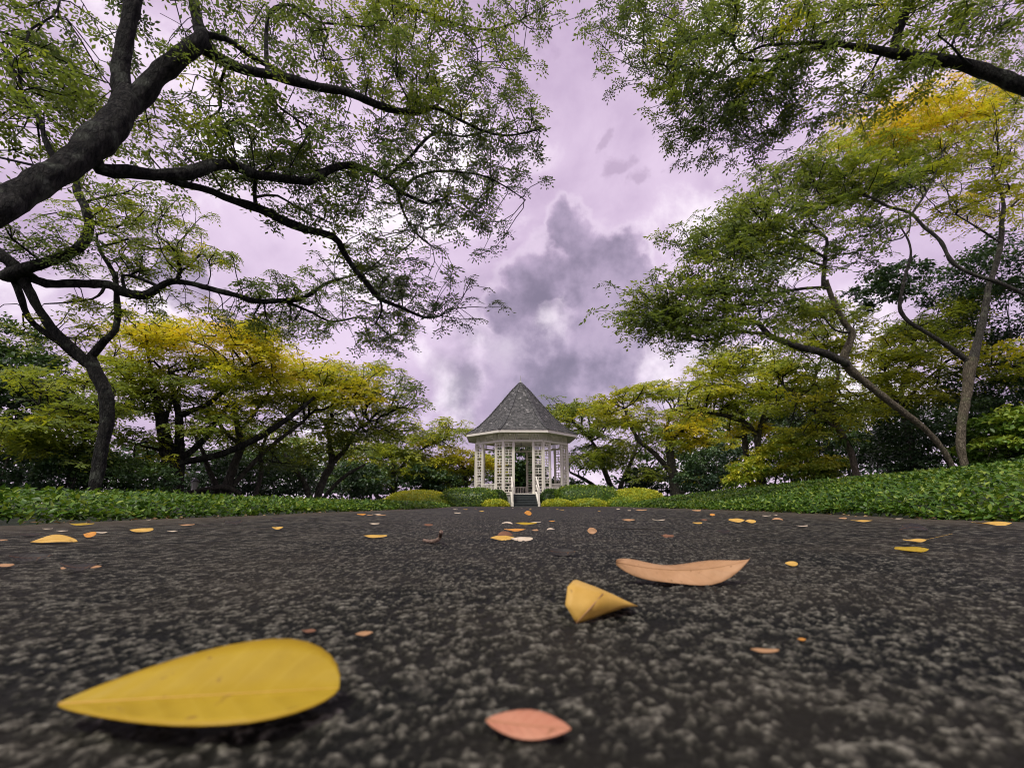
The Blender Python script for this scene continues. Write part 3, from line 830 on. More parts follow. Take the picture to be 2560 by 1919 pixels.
    if tips:
        protos = [tuft_proto(fronds, pairs, frond, leaf, droop, rng) for _ in range(5)]
        pos = np.array([t[0] for t in tips]); dv = np.array([t[1] for t in tips]); tn = np.array([t[2] for t in tips])
        which = rng.integers(0, 5, len(tips)); LV, LQ, LT, off = [], [], [], 0
        for w in range(5):
            sel = which == w
            if not sel.any(): continue
            k = sel.sum()
            yaw = np.arctan2(dv[sel, 1], dv[sel, 0]) + rng.normal(0, 0.5, k)
            R = rot_matrices(yaw, rng.normal(0.05, 0.28, k), rng.normal(0, 0.28, k))
            v, q, t = stamp(protos[w][0], protos[w][1], pos[sel], R, rng.uniform(0.75, 1.3, k), tn[sel], protos[w][2])
            LV.append(v); LQ.append(q + off); LT.append(t); off += len(v)
        t = np.clip(np.concatenate(LT), 0.0, 1.0); q = np.concatenate(LQ); nl = len(q)
        o = link('crown', np_mesh('crown', np.concatenate(LV) - B0, q, t), mat, base); o['kind'] = 'stuff'
    TREE_STATS.append((label[:40], nl, off if TV else 0))
    tag(base, label, cat, group)
    return base

# ---------------- the great tree leaning in from the left
make_tree('rain_tree', 'huge dark tree leaning in from the left, its limbs arching over the path',
    [(c2([(-150, 975, 100), (0, 890, 96), (150, 800, 92), (300, 710, 90), (420, 610, 95), (510, 510, 85), (560, 410, 74)]), 2.7, 3.7)],
    [(c2([(530, 420, 60), (520, 300, 55), (535, 200, 53), (558, 100, 51), (580, 0, 49), (610, -140, 42), (660, -300, 30)]), 3.7, 3.6),
     (c2([(570, 450, 70), (660, 350, 63), (760, 260, 58), (860, 180, 52), (870, 150, 40), (850, 80, 33), (835, 0, 31), (820, -130, 26)]), 3.7, 4.1),
     (c2([(870, 180, 48), (930, 245, 38), (1050, 300, 28), (1200, 330, 29), (1350, 370, 26), (1500, 400, 22), (1600, 440, 20), (1700, 475, 18), (1800, 485, 16), (1880, 465, 12), (1990, 520, 8), (2100, 570, 6), (2200, 585, 5), (2330, 560, 4)]), 3.95, 5.6),
     (c2([(890, 150, 22), (980, 170, 18), (1080, 240, 16), (1170, 290, 14), (1250, 330, 12)]), 4.0, 4.5),
     (c2([(1155, 310, 14), (1150, 200, 13), (1155, 80, 12), (1190, 35, 12), (1250, 20, 10), (1310, 60, 9), (1390, 100, 8), (1500, 105, 7), (1560, 115, 4)]), 4.3, 4.6),
     (c2([(1395, 100, 7), (1415, 150, 6), (1395, 200, 5), (1400, 250, 4)]), 4.5, 4.6),
     (c2([(1140, 330, 9), (1170, 420, 7), (1230, 480, 6), (1320, 540, 5), (1400, 590, 4)]), 4.3, 4.7),
     (c2([(835, -60, 20), (1200, -120, 16), (1500, -70, 11), (1690, 0, 9), (1800, 40, 9), (1900, 80, 8), (2000, 110, 7), (2120, 130, 6), (2250, 90, 4)]), 4.1, 5.2),
     (c2([(1900, 80, 6), (2000, 130, 5), (2060, 210, 4), (2060, 290, 3)]), 4.8, 5.0),
     (c2([(430, 730, 46), (560, 740, 41), (680, 755, 37), (800, 750, 38), (900, 720, 34), (1000, 710, 30), (1080, 745, 28), (1180, 765, 25), (1330, 780, 24), (1400, 745, 22), (1480, 715, 20), (1560, 725, 18), (1640, 755, 16), (1700, 800, 14), (1740, 835, 10), (1850, 880, 6)]), 3.5, 5.8),
     (c2([(1740, 820, 9), (1790, 770, 8), (1880, 740, 7), (2000, 745, 6), (2120, 770, 5), (2250, 850, 3)]), 5.7, 6.2),
     (c2([(1690, 750, 9), (1780, 670, 8), (1840, 600, 8), (1900, 570, 6), (2000, 590, 5), (2120, 560, 4)]), 5.4, 5.9),
     (c2([(1720, 835, 8), (1740, 910, 6), (1790, 1000, 5), (1860, 1060, 4)]), 5.7, 6.1),
     (c2([(720, 775, 20), (820, 800, 18), (920, 830, 20), (1020, 870, 22), (1120, 900, 25), (1220, 950, 24), (1320, 990, 21), (1440, 1020, 18), (1480, 1080, 16), (1530, 1160, 14), (1590, 1230, 12), (1640, 1290, 11), (1740, 1330, 8), (1830, 1370, 6), (1900, 1365, 5)]), 4.1, 6.6),
     (c2([(1105, 770, 12), (1100, 830, 11), (1105, 885, 12)]), 4.6, 4.7),
     (c2([(1110, 850, 9), (1200, 845, 6), (1290, 900, 5), (1400, 950, 4)]), 4.7, 5.2),
     (c2([(240, 690, 22), (195, 600, 17), (170, 510, 15), (110, 440, 13), (85, 340, 11), (110, 220, 9), (130, 130, 9), (230, 70, 7), (260, 0, 6), (280, -90, 5)]), 3.2, 3.7),
     (c2([(85, 340, 9), (50, 290, 8), (0, 190, 8), (-60, 100, 6)]), 3.5, 3.6),
     (c2([(200, 720, 14), (150, 715, 10), (0, 680, 8), (-100, 650, 6)]), 3.1, 3.2),
     (c2([(1640, 1290, 6), (1650, 1340, 5), (1620, 1400, 4)]), 6.2, 6.4)],
    b2([(1750, 640, 340, 110, 5.4, .6, 15, .22), (1980, 480, 250, 120, 5.4, .5, 13, .30), (2020, 230, 220, 150, 5.1, .5, 12, .27), (1780, 150, 260, 140, 4.9, .5, 14, .32), (1800, 400, 220, 90, 5.2, .4, 9, .40),
        (1450, 190, 200, 130, 4.6, .4, 10, .27), (1560, 850, 380, 90, 5.6, .6, 14, .22), (1980, 790, 210, 110, 6.0, .5, 12, .20), (1750, 1060, 240, 130, 6.0, .6, 16, .24), (1950, 1260, 140, 110, 6.5, .4, 9, .18), (1990, 960, 110, 120, 6.2, .4, 7, .18),
        (1640, 1280, 170, 110, 6.3, .5, 9, .22), (1370, 960, 150, 60, 5.3, .4, 5, .25), (1280, 650, 180, 70, 4.9, .4, 8, .26), (1080, 600, 170, 80, 4.5, .4, 8, .25), (820, 570, 180, 110, 4.6, .4, 12, .32),
        (730, 660, 120, 60, 4.5, .3, 5, .38), (1290, 520, 120, 90, 4.6, .4, 5, .27), (1180, 420, 120, 70, 4.5, .3, 5, .26), (330, 230, 150, 150, 4.2, .3, 11, .36), (210, 430, 200, 130, 3.7, .4, 12, .33), (80, 590, 120, 80, 3.4, .3, 5, .30), (320, 440, 110, 110, 4.3, .3, 6, .38),
        (140, 130, 150, 110, 3.8, .3, 8, .28), (1030, 60, 90, 80, 4.3, .3, 4, .25), (720, 100, 70, 110, 4.2, .3, 4, .28), (1640, 60, 140, 80, 4.8, .3, 6, .36), (2230, 490, 80, 70, 5.6, .3, 5, .25), (2260, 40, 110, 70, 5.2, .3, 6, .15), (2200, 690, 110, 70, 6.1, .3, 6, .16),
        (1300, 130, 90, 60, 4.6, .3, 4, .3), (1130, 760, 200, 50, 4.7, .3, 4, .25), (950, 330, 100, 60, 4.4, .3, 3, .25), (2060, 640, 150, 60, 5.7, .3, 6, .22)]),
    leaf=0.048, pad_r=0.42, tufts=5, bark=M_BARK, seed=11, fronds=7, pairs=3, frond=0.10, droop=0.8, rs=0.92, root=(-5.6, 2.0, -0.15, 0.3), twig_r=0.0035)

# ---------------- slender forked tree in the left bed, limb reaching right
make_tree('forked_tree', 'dark forked tree standing in the left ground cover, long low limb reaching right',
    [(c4([(435, 985, 34), (450, 880, 38), (475, 740, 38), (495, 620, 38), (490, 540, 40), (450, 440, 38), (410, 365, 42)]), 6.6, 6.6)],
    [(c4([(400, 380, 34), (330, 310, 29), (250, 235, 28), (190, 150, 27), (140, 60, 29), (90, -30, 34), (40, -90, 40), (-60, -160, 40)]), 6.6, 6.0),
     (c4([(420, 350, 27), (480, 285, 23), (530, 230, 20), (542, 150, 18), (535, 60, 16), (530, -20, 14), (470, -120, 11), (445, -180, 9)]), 6.6, 6.5),
     (c4([(360, 360, 24), (280, 290, 20), (190, 230, 20), (130, 170, 18), (100, 90, 20), (60, -20, 24)]), 6.7, 6.2),
     (c2([(40, 1170, 34), (120, 1190, 30), (200, 1225, 27), (330, 1225, 26), (470, 1230, 26), (530, 1260, 26), (620, 1275, 26), (690, 1240, 20), (740, 1215, 17), (830, 1225, 15), (920, 1250, 14), (1020, 1275, 14), (1100, 1300, 14), (1200, 1300, 13), (1300, 1290, 11), (1370, 1250, 9), (1420, 1220, 7), (1560, 1180, 4)]), 6.2, 7.2),
     (c2([(1240, 1305, 8), (1350, 1350, 6), (1430, 1390, 5), (1540, 1370, 4)]), 7.0, 7.3),
     (c2([(540, 1250, 10), (530, 1190, 9), (600, 1200, 9), (690, 1240, 10)]), 6.5, 6.6),
     (c2([(30, 1190, 44), (100, 1165, 40), (190, 1135, 34), (290, 1100, 30), (360, 1050, 28), (385, 980, 26), (370, 900, 24), (335, 830, 22), (330, 770, 16)]), 6.1, 6.3),
     (c2([(440, 1262, 9), (400, 1290, 7), (300, 1306, 6), (190, 1312, 4)]), 6.4, 6.2)],
    b2([(640, 960, 260, 90, 6.6, .8, 13, .42), (560, 1080, 230, 60, 6.8, .7, 8, .42), (800, 1120, 170, 60, 7.0, .6, 7, .44), (260, 1000, 160, 120, 6.2, .6, 8, .30), (1480, 1390, 260, 70, 7.3, .5, 12, .22), (1330, 1220, 150, 70, 7.1, .4, 7, .26), (1560, 1180, 100, 80, 7.2, .4, 5, .2),
        (1120, 1400, 180, 50, 7.2, .5, 8, .38), (1180, 1250, 90, 30, 7.1, .3, 3, .3), (700, 1310, 120, 50, 6.9, .5, 5, .5), (250, 1450, 200, 60, 6.8, .5, 5, .48), (520, 880, 200, 70, 6.5, .5, 8, .38), (120, 1080, 120, 60, 6.2, .4, 4, .22), (1700, 1440, 120, 60, 7.4, .4, 6, .2), (420, 1370, 160, 60, 7.0, .5, 5, .5),
        (640, 1180, 110, 30, 6.9, .4, 3, .46)]),
    leaf=0.052, pad_r=0.46, tufts=6, bark=M_BARK, seed=12, fronds=7, pairs=3, frond=0.11, droop=0.8, rs=0.95, twig_r=0.004)

# ---------------- branch over the upper right
make_tree('overhanging_tree', 'dark limb entering from the upper right with feathery green foliage against the sky',
    [(c3([(2420, 470, 68), (2260, 395, 62), (2100, 330, 55), (1950, 280, 46), (1800, 255, 39), (1650, 230, 34), (1500, 205, 24), (1350, 185, 16), (1200, 190, 10), (1080, 200, 8), (1000, 235, 7), (950, 180, 6), (970, 80, 4)]), 3.8, 4.6)],
    [(c3([(1400, 195, 18), (1280, 215, 16), (1180, 245, 14), (1080, 265, 12), (990, 255, 10), (930, 290, 7), (850, 350, 6), (780, 420, 4)]), 4.3, 4.8),
     (c3([(1650, 220, 34), (1670, 140, 29), (1700, 60, 28), (1740, -20, 26), (1790, -150, 20)]), 4.15, 4.0),
     (c3([(1180, 250, 8), (1060, 350, 6), (960, 430, 5), (900, 520, 4)]), 4.5, 4.9),
     (c3([(1750, 30, 9), (1500, 20, 8), (1380, 90, 7), (1240, 130, 5)]), 4.1, 4.4),
     (c3([(1600, 225, 8), (1560, 300, 6), (1500, 400, 4)]), 4.2, 4.4),
     (c3([(1990, 290, 10), (1900, 200, 8), (1960, 100, 6), (2080, 30, 5)]), 3.95, 3.8)],
    b3([(640, 150, 170, 130, 4.8, .4, 15, .34), (720, 320, 150, 100, 4.8, .4, 11, .30), (950, 150, 200, 130, 4.6, .4, 16, .32), (1000, 360, 200, 90, 4.7, .4, 13, .28), (1230, 80, 200, 90, 4.4, .4, 12, .40), (760, 480, 140, 60, 4.9, .3, 8, .16), (930, 530, 110, 60, 4.9, .3, 6, .16),
        (1060, 470, 120, 60, 4.8, .3, 7, .18), (1200, 330, 140, 90, 4.6, .3, 8, .36), (1500, 120, 180, 110, 4.3, .3, 10, .40), (1530, 330, 120, 80, 4.4, .3, 6, .36), (1850, 80, 250, 90, 4.0, .3, 14, .38), (2080, 90, 150, 80, 3.8, .3, 7, .36), (520, 60, 70, 80, 4.8, .3, 5, .24),
        (1230, 530, 80, 30, 4.8, .2, 3, .12), (1030, 590, 60, 25, 4.9, .2, 2, .14), (880, 600, 50, 25, 4.95, .2, 2, .14), (1560, 420, 70, 40, 4.5, .2, 3, .4), (780, 20, 200, 60, 4.6, .3, 8, .36), (1700, 330, 80, 50, 4.3, .2, 3, .42)]),
    leaf=0.045, pad_r=0.38, tufts=5, bark=M_BARK, seed=13, fronds=7, pairs=3, frond=0.09, droop=0.8, rs=0.85, root=(7.2, 3.0, 0.2, 0.24), twig_r=0.0032)

# ---------------- twin trunk tree on the right bank
make_tree('leaning_tree', 'pale leaning trunk on the right bank with airy layered crown towards the pavilion',
    [(c5([(1885, 865, 21), (1845, 790, 20), (1760, 690, 22), (1660, 610, 26), (1580, 550, 26), (1480, 470, 28), (1400, 400, 30), (1385, 345, 27), (1420, 250, 22), (1380, 190, 19), (1330, 90, 18), (1300, 0, 15)]), 10.0, 9.4)],
    [(c3([(1345, 1240, 15), (1350, 1150, 13), (1355, 1080, 12), (1360, 1030, 10), (1300, 1000, 8), (1230, 1000, 6), (1180, 960, 5)]), 9.4, 9.2),
     (c3([(1350, 1110, 11), (1280, 1070, 10), (1200, 1010, 8), (1130, 990, 6), (1040, 1010, 4)]), 9.3, 9.0),
     (c3([(1360, 1030, 8), (1290, 960, 7), (1270, 920, 6), (1180, 890, 4)]), 9.3, 9.2),
     (c3([(1345, 1240, 10), (1230, 1250, 9), (1130, 1270, 8), (1040, 1310, 6), (920, 1330, 4)]), 9.4, 9.0),
     (c3([(1350, 1150, 9), (1250, 1120, 7), (1130, 1090, 6), (1000, 1110, 4)]), 9.3, 9.0),
     (c5([(1385, 380, 28), (1290, 335, 24), (1200, 315, 22), (1110, 285, 20), (1040, 255, 19), (985, 200, 16), (930, 185, 14), (850, 185, 10), (750, 185, 7), (650, 190, 5), (560, 150, 3)]), 9.5, 8.6),
     (c5([(1020, 245, 11), (930, 240, 9), (850, 245, 8), (760, 280, 6), (660, 270, 4)]), 8.9, 8.6),
     (c5([(990, 210, 6), (990, 165, 4)]), 8.9, 8.9),
     (c5([(870, 185, 8), (860, 120, 6), (800, 70, 5)]), 8.8, 8.6),
     (c5([(1400, 240, 10), (1340, 230, 7), (1290, 170, 5)]), 9.4, 9.5)],
    b3([(640, 1320, 130, 60, 8.7, .5, 12, .38), (800, 1220, 160, 80, 8.8, .6, 15, .38), (720, 1410, 130, 60, 8.7, .5, 12, .34), (900, 1420, 160, 60, 8.8, .6, 11, .34), (930, 1090, 150, 90, 8.9, .6, 15, .36), (1000, 970, 150, 90, 9.1, .6, 14, .34), (1130, 880, 150, 90, 9.3, .6, 13, .36),
        (1080, 1200, 170, 80, 9.1, .6, 12, .36), (1000, 1320, 180, 60, 9.0, .6, 10, .36), (1200, 780, 140, 70, 9.5, .5, 10, .34), (1200, 1000, 130, 60, 9.3, .5, 8, .36), (830, 1030, 70, 40, 9.0, .3, 5, .28), (1280, 1340, 120, 50, 9.4, .5, 6, .42), (1150, 1060, 100, 60, 9.2, .4, 6, .36), (540, 1300, 60, 40, 8.6, .3, 5, .32)]),
    leaf=0.078, pad_r=0.56, tufts=6, bark=M_BARK_PALE, branch_bark=M_BARK_MID, rs=0.78, reach=0.7, dens=1.05, seed=14, fronds=4, pairs=4, frond=0.19, twig_r=0.005)
make_tree('upright_tree', 'pale rough upright trunk on the right bank beside the leaning one, yellow crown',
    [(c5([(1945, 875, 26), (1922, 780, 28), (1925, 660, 32), (1950, 520, 34), (1960, 420, 39), (1968, 360, 43)]), 10.3, 10.3)],
    [(c5([(1975, 370, 32), (2000, 280, 28), (2030, 150, 24), (2050, 30, 21), (2080, -60, 20), (2105, -170, 19), (2110, -270, 17), (2118, -340, 14), (2100, -430, 10), (2070, -500, 6)]), 10.3, 10.5),
     (c5([(1950, 370, 24), (1870, 310, 19), (1760, 240, 16), (1680, 190, 15), (1640, 130, 14), (1650, 50, 12), (1665, -20, 11), (1690, -110, 9), (1680, -180, 7), (1640, -250, 5)]), 10.3, 10.2),
     (c5([(2105, -170, 10), (2000, -240, 8), (1900, -300, 6)]), 10.4, 10.2),
     (c5([(2110, -300, 9), (2200, -380, 7), (2260, -420, 5)]), 10.5, 10.6)],
    b3([(1650, 520, 190, 80, 10.2, .7, 15, .98), (1830, 460, 200, 80, 10.3, .7, 16, 1.0), (2000, 440, 150, 90, 10.4, .7, 11, .94), (1480, 620, 150, 80, 10.1, .6, 11, .60), (1730, 640, 200, 70, 10.2, .7, 11, .62), (2070, 600, 140, 110, 10.5, .7, 11, .66), (1990, 760, 180, 90, 10.6, .7, 10, .64),
        (2100, 300, 130, 100, 10.6, .6, 11, .36), (1450, 760, 130, 50, 10.0, .5, 6, .46), (1930, 920, 130, 60, 10.4, .6, 7, .72), (1640, 730, 120, 50, 10.1, .5, 5, .40), (2150, 880, 100, 80, 10.7, .6, 7, .7), (1850, 560, 150, 60, 10.3, .5, 8, .9), (1560, 560, 100, 60, 10.1, .4, 6, .95)]),
    leaf=0.078, pad_r=0.56, tufts=6, bark=M_BARK_PALE, branch_bark=M_BARK_MID, rs=0.78, dens=1.05, seed=15, fronds=4, pairs=4, frond=0.19, twig_r=0.005)
make_tree('arching_tree', 'grey limbed tree arching in from the right edge above the pale trunks',
    [(c3([(2480, 1380, 24), (2300, 1310, 22), (2212, 1270, 20), (2100, 1220, 19), (1980, 1180, 18), (1900, 1130, 18), (1850, 1040, 16), (1780, 980, 15), (1720, 920, 14), (1620, 890, 12), (1540, 850, 11), (1400, 840, 8), (1300, 880, 5)]), 9.0, 9.2)],
    [(c3([(1730, 920, 11), (1790, 830, 9), (1840, 720, 7), (1870, 620, 5)]), 9.2, 9.4),
     (c3([(1720, 930, 8), (1715, 1000, 7), (1640, 1040, 6), (1540, 980, 5), (1490, 900, 4)]), 9.2, 9.3),
     (c3([(1540, 850, 7), (1440, 770, 5), (1380, 700, 4)]), 9.2, 9.4)],
    b3([(1420, 760, 150, 80, 9.3, .5, 10, .48), (1560, 800, 150, 60, 9.3, .5, 8, .36), (1330, 700, 110, 60, 9.3, .4, 7, .42), (1350, 860, 120, 50, 9.2, .4, 6, .34), (1700, 780, 150, 50, 9.4, .4, 6, .44), (1850, 680, 130, 60, 9.4, .4, 7, .56), (1560, 990, 110, 50, 9.3, .4, 6, .28), (1450, 1100, 60, 50, 9.4, .3, 4, .2)]),
    leaf=0.078, pad_r=0.52, tufts=6, bark=M_BARK_MID, rs=0.62, dens=1.1, seed=16, fronds=4, pairs=4, frond=0.18, root=(13.5, 9.2, 0.6, 0.26), twig_r=0.005)

# ---------------- middle distance, left of the pavilion
GL = 'yellow crowned spreading trees around the lawn'
make_tree('spreading_tree', 'spreading yellow crowned tree with thick dark double trunk behind the forked tree',
    [(c4([(790, 990, 40), (785, 880, 38), (770, 780, 36), (755, 690, 33), (735, 600, 26), (705, 500, 14), (690, 400, 10), (680, 330, 7)]), 14, 14),
     (c4([(820, 985, 26), (828, 860, 26), (825, 760, 24), (825, 640, 20), (810, 560, 14), (780, 450, 8)]), 14.3, 14.3)],
    [(c4([(760, 790, 10), (690, 770, 8), (560, 740, 5)]), 14, 13.6), (c4([(830, 830, 20), (900, 770, 17), (970, 700, 14), (1000, 640, 10), (1060, 560, 7)]), 14.3, 14.5),
     (c4([(860, 610, 16), (960, 570, 13), (1050, 490, 10), (1150, 400, 7), (1240, 360, 5)]), 14.3, 14.6), (c4([(700, 480, 8), (600, 440, 6), (520, 380, 4)]), 14, 13.8),
     (c4([(830, 840, 18), (1020, 800, 18), (1200, 720, 16), (1350, 620, 12), (1450, 540, 8)]), 14.4, 15.4), (c4([(760, 640, 14), (790, 560, 9), (840, 480, 6)]), 14.1, 14.3)],
    b4([(640, 260, 130, 80, 14, 1.2, 12, .82), (800, 270, 190, 90, 14, 1.4, 18, .86), (1020, 260, 200, 80, 14.4, 1.4, 18, .88), (1180, 300, 140, 80, 14.6, 1.2, 13, .84), (600, 420, 160, 90, 13.8, 1.2, 13, .62), (820, 420, 170, 80, 14.2, 1.2, 13, .52), (1020, 400, 180, 80, 14.4, 1.2, 14, .66),
        (900, 520, 180, 60, 14.4, 1.2, 10, .44), (680, 560, 150, 70, 14, 1.0, 9, .46), (560, 540, 100, 90, 13.6, .9, 8, .5), (600, 700, 120, 60, 13.8, .8, 7, .36), (920, 640, 150, 60, 14.5, 1, 8, .44), (1120, 480, 130, 60, 14.7, 1, 8, .56), (720, 820, 60, 50, 14.4, .8, 4, .66), (1060, 610, 120, 50, 14.8, 1, 6, .5)]),
    leaf=0.11, pad_r=0.62, tufts=8, bark=M_BARK, seed=21, group=GL, frond=0.25, step=0.35, twig_r=0.007)
make_tree('spreading_tree', 'many stemmed yellow tree rising from a mossy root mound left of the pavilion',
    [(c4([(1040, 970, 24), (1080, 850, 21), (1110, 760, 18), (1090, 650, 14), (1080, 560, 9)]), 16, 16), (c4([(1000, 960, 15), (960, 870, 13), (935, 790, 10), (900, 720, 7)]), 16.2, 16.4),
     (c4([(1060, 965, 13), (1180, 830, 12), (1280, 740, 10), (1400, 650, 7)]), 16, 16.3), (c4([(1180, 985, 12), (1205, 880, 11), (1200, 790, 9), (1240, 700, 6)]), 16.6, 16.8)],
    [(c4([(1110, 760, 12), (1040, 700, 9), (970, 600, 7), (950, 560, 5)]), 16, 16.3), (c4([(1100, 700, 9), (1180, 600, 8), (1250, 500, 6)]), 16, 16.4), (c4([(850, 985, 9), (940, 965, 12), (1040, 955, 14), (1110, 985, 10)]), 15.6, 15.8)],
    b4([(1280, 390, 140, 70, 16.5, 1.3, 13, .84), (1420, 430, 160, 70, 16.8, 1.4, 15, .82), (1560, 430, 140, 60, 17, 1.2, 11, .70), (1300, 510, 150, 60, 16.6, 1.2, 10, .62), (1480, 540, 160, 60, 17, 1.2, 11, .66), (1620, 520, 120, 60, 17.3, 1.1, 9, .80), (1180, 560, 130, 60, 16.4, 1.1, 8, .5), (1370, 640, 140, 50, 16.8, 1, 7, .46), (1100, 720, 120, 50, 16.4, 1, 6, .42), (1240, 800, 120, 60, 16.8, 1, 6, .32)]),
    leaf=0.12, pad_r=0.66, tufts=8, bark=M_BARK_MID, seed=22, group=GL, frond=0.27, step=0.38, twig_r=0.007)
make_tree('spreading_tree', 'slim V-stemmed tree with pale green and gold crown halfway to the pavilion',
    [(c4([(1460, 1005, 18), (1500, 900, 18), (1530, 840, 17), (1520, 760, 11), (1510, 680, 7)]), 19, 19), (c4([(1430, 1010, 16), (1400, 930, 13), (1350, 860, 11), (1310, 800, 7)]), 19, 19.2), (c4([(1490, 1005, 10), (1580, 910, 9), (1680, 850, 6)]), 18.9, 18.6)],
    [(c4([(1530, 845, 13), (1590, 780, 11), (1640, 700, 8), (1700, 650, 6)]), 19, 19.2)],
    b4([(1720, 460, 120, 80, 19.3, 1.4, 12, .40), (1820, 560, 110, 60, 19.5, 1.3, 9, .42), (1640, 600, 160, 60, 19.2, 1.3, 10, .58), (1500, 660, 140, 60, 19, 1.2, 8, .48), (1720, 670, 150, 60, 19.4, 1.3, 9, .44), (1850, 680, 120, 50, 19.7, 1.2, 7, .42), (1560, 760, 130, 50, 19, 1.1, 6, .4), (1880, 480, 30, 20, 19.5, .6, 2, .3), (1380, 800, 110, 50, 19, 1, 5, .3)]),
    leaf=0.13, pad_r=0.7, tufts=8, bark=M_BARK_MID, seed=23, group=GL, frond=0.3, step=0.45, twig_r=0.008)
make_tree('spreading_tree', 'low wide green and gold tree just left of the white pavilion',
    [(c4([(1810, 1000, 13), (1812, 860, 11), (1800, 770, 8), (1780, 720, 6)]), 29, 29), (c4([(1740, 1000, 10), (1700, 940, 9), (1640, 890, 8), (1600, 850, 6)]), 28.4, 28.6)],
    [(c4([(1812, 900, 8), (1880, 830, 7), (1960, 770, 5), (2040, 740, 4)]), 29, 29.6), (c4([(1810, 940, 8), (1900, 900, 7), (2000, 870, 5)]), 29, 29.6)],
    b4([(1850, 740, 120, 60, 29, 1.6, 10, .50), (1990, 690, 130, 50, 29.6, 1.6, 11, .46), (2090, 690, 80, 50, 30, 1.4, 7, .5), (2040, 780, 110, 50, 29.8, 1.4, 8, .64), (1720, 780, 110, 50, 28.8, 1.4, 7, .42), (1880, 850, 130, 50, 29.2, 1.4, 8, .48), (2000, 880, 110, 40, 29.6, 1.2, 6, .5), (1760, 880, 110, 40, 28.8, 1.2, 6, .36), (1640, 900, 100, 50, 28.5, 1.2, 6, .3)]),
    leaf=0.17, pad_r=0.95, tufts=8, bark=M_BARK_MID, seed=24, group=GL, frond=0.34, step=0.5, twig_r=0.009)
make_tree('spreading_tree', 'distant golden tree seen past the left side of the pavilion',
    [(c4([(2150, 980, 9), (2145, 900, 8), (2130, 840, 6)]), 31, 31)], [(c4([(2145, 900, 6), (2200, 830, 4)]), 31, 31.5)],
    b4([(2130, 810, 80, 35, 31, 2, 9, .84), (2210, 830, 70, 40, 31.5, 2, 8, .80), (2110, 880, 80, 40, 31, 2, 7, .5), (2200, 900, 90, 50, 32, 2, 8, .5), (2080, 930, 60, 40, 31, 2, 5, .4)]),
    leaf=0.18, pad_r=0.9, tufts=8, bark=M_BARK_MID, seed=25, group=GL, frond=0.42, step=0.7, twig_r=0.011)
make_tree('layered_tree', 'low tree with flat green layers behind the forked trunk at far left',
    [(c4([(330, 985, 20), (325, 880, 18), (310, 780, 15), (270, 690, 10)]), 11.5, 11.3)], [(c4([(310, 780, 10), (200, 720, 8), (110, 690, 5)]), 11.3, 10.8), (c4([(320, 830, 9), (400, 730, 7), (440, 640, 5)]), 11.4, 11.2)],
    b4([(280, 590, 170, 50, 11.2, 1, 13, .46), (140, 680, 130, 40, 10.8, .9, 9, .52), (330, 680, 130, 45, 11.3, .9, 9, .50), (240, 770, 150, 40, 11, .9, 8, .44), (80, 740, 90, 40, 10.6, .7, 5, .54), (420, 590, 90, 50, 11.6, .7, 6, .42), (380, 800, 70, 40, 11.5, .6, 3, .3), (420, 480, 120, 50, 11.8, .8, 5, .5), (240, 470, 110, 60, 11, .8, 5, .46)]),
    leaf=0.10, pad_r=0.55, tufts=8, bark=M_BARK, seed=26, frond=0.22, step=0.3, twig_r=0.006)

# ---------------- middle distance, right of the pavilion
GR = 'airy trees behind the right bank'
make_tree('airy_tree', 'fresh green rounded tree directly right of the pavilion',
    [(c5([(310, 960, 13), (275, 870, 11), (250, 790, 8), (220, 740, 5)]), 32, 32), (c5([(350, 960, 11), (400, 840, 9), (430, 760, 6), (440, 690, 4)]), 32.4, 32.6), (c5([(240, 960, 9), (190, 920, 8), (120, 885, 5)]), 31.5, 31)],
    [], b5([(200, 790, 100, 60, 31.5, 2, 12, .40), (300, 760, 90, 60, 32, 2, 10, .40), (120, 610, 110, 45, 32, 2, 11, .46), (230, 590, 110, 40, 32.4, 2, 10, .48), (200, 690, 100, 50, 32, 2, 8, .44), (350, 680, 80, 60, 32.5, 2, 8, .46), (60, 570, 60, 30, 32, 2, 5, .4), (280, 860, 90, 40, 32, 1.8, 5, .38)]),
    leaf=0.18, pad_r=0.95, tufts=9, bark=M_BARK_MID, seed=31, group=GR, frond=0.42, step=0.7, twig_r=0.011)
make_tree('airy_tree', 'golden crowned tree on a dark Y-shaped trunk right of the pavilion',
    [(c5([(605, 985, 26), (592, 880, 21), (580, 780, 18), (590, 730, 13), (620, 700, 9)]), 27.5, 27.5)],
    [(c5([(590, 890, 14), (510, 800, 12), (440, 740, 10), (395, 660, 8), (370, 590, 5)]), 27.5, 27.1), (c5([(585, 780, 11), (560, 700, 8), (590, 620, 6)]), 27.5, 27.7), (c5([(640, 970, 16), (700, 890, 11), (750, 830, 7)]), 27.5, 27.8)],
    b5([(340, 570, 110, 50, 27.3, 1.6, 11, .70), (470, 510, 110, 40, 27.5, 1.6, 9, .62), (580, 500, 140, 40, 27.7, 1.6, 10, .60), (400, 640, 110, 50, 27.3, 1.4, 8, .66), (600, 650, 110, 45, 27.5, 1.5, 11, .92), (730, 650, 110, 50, 27.9, 1.5, 10, .82), (780, 740, 90, 40, 28, 1.4, 7, .70), (680, 730, 110, 40, 27.7, 1.4, 8, .80), (520, 720, 80, 50, 27.5, 1.2, 5, .5), (700, 900, 60, 50, 27.9, 1, 5, .56), (500, 880, 80, 50, 27.5, 1, 5, .4), (660, 560, 90, 40, 27.7, 1.2, 5, .6)]),
    leaf=0.165, pad_r=0.92, tufts=8, bark=M_BARK_MID, seed=32, group=GR, frond=0.31, step=0.5, twig_r=0.009)
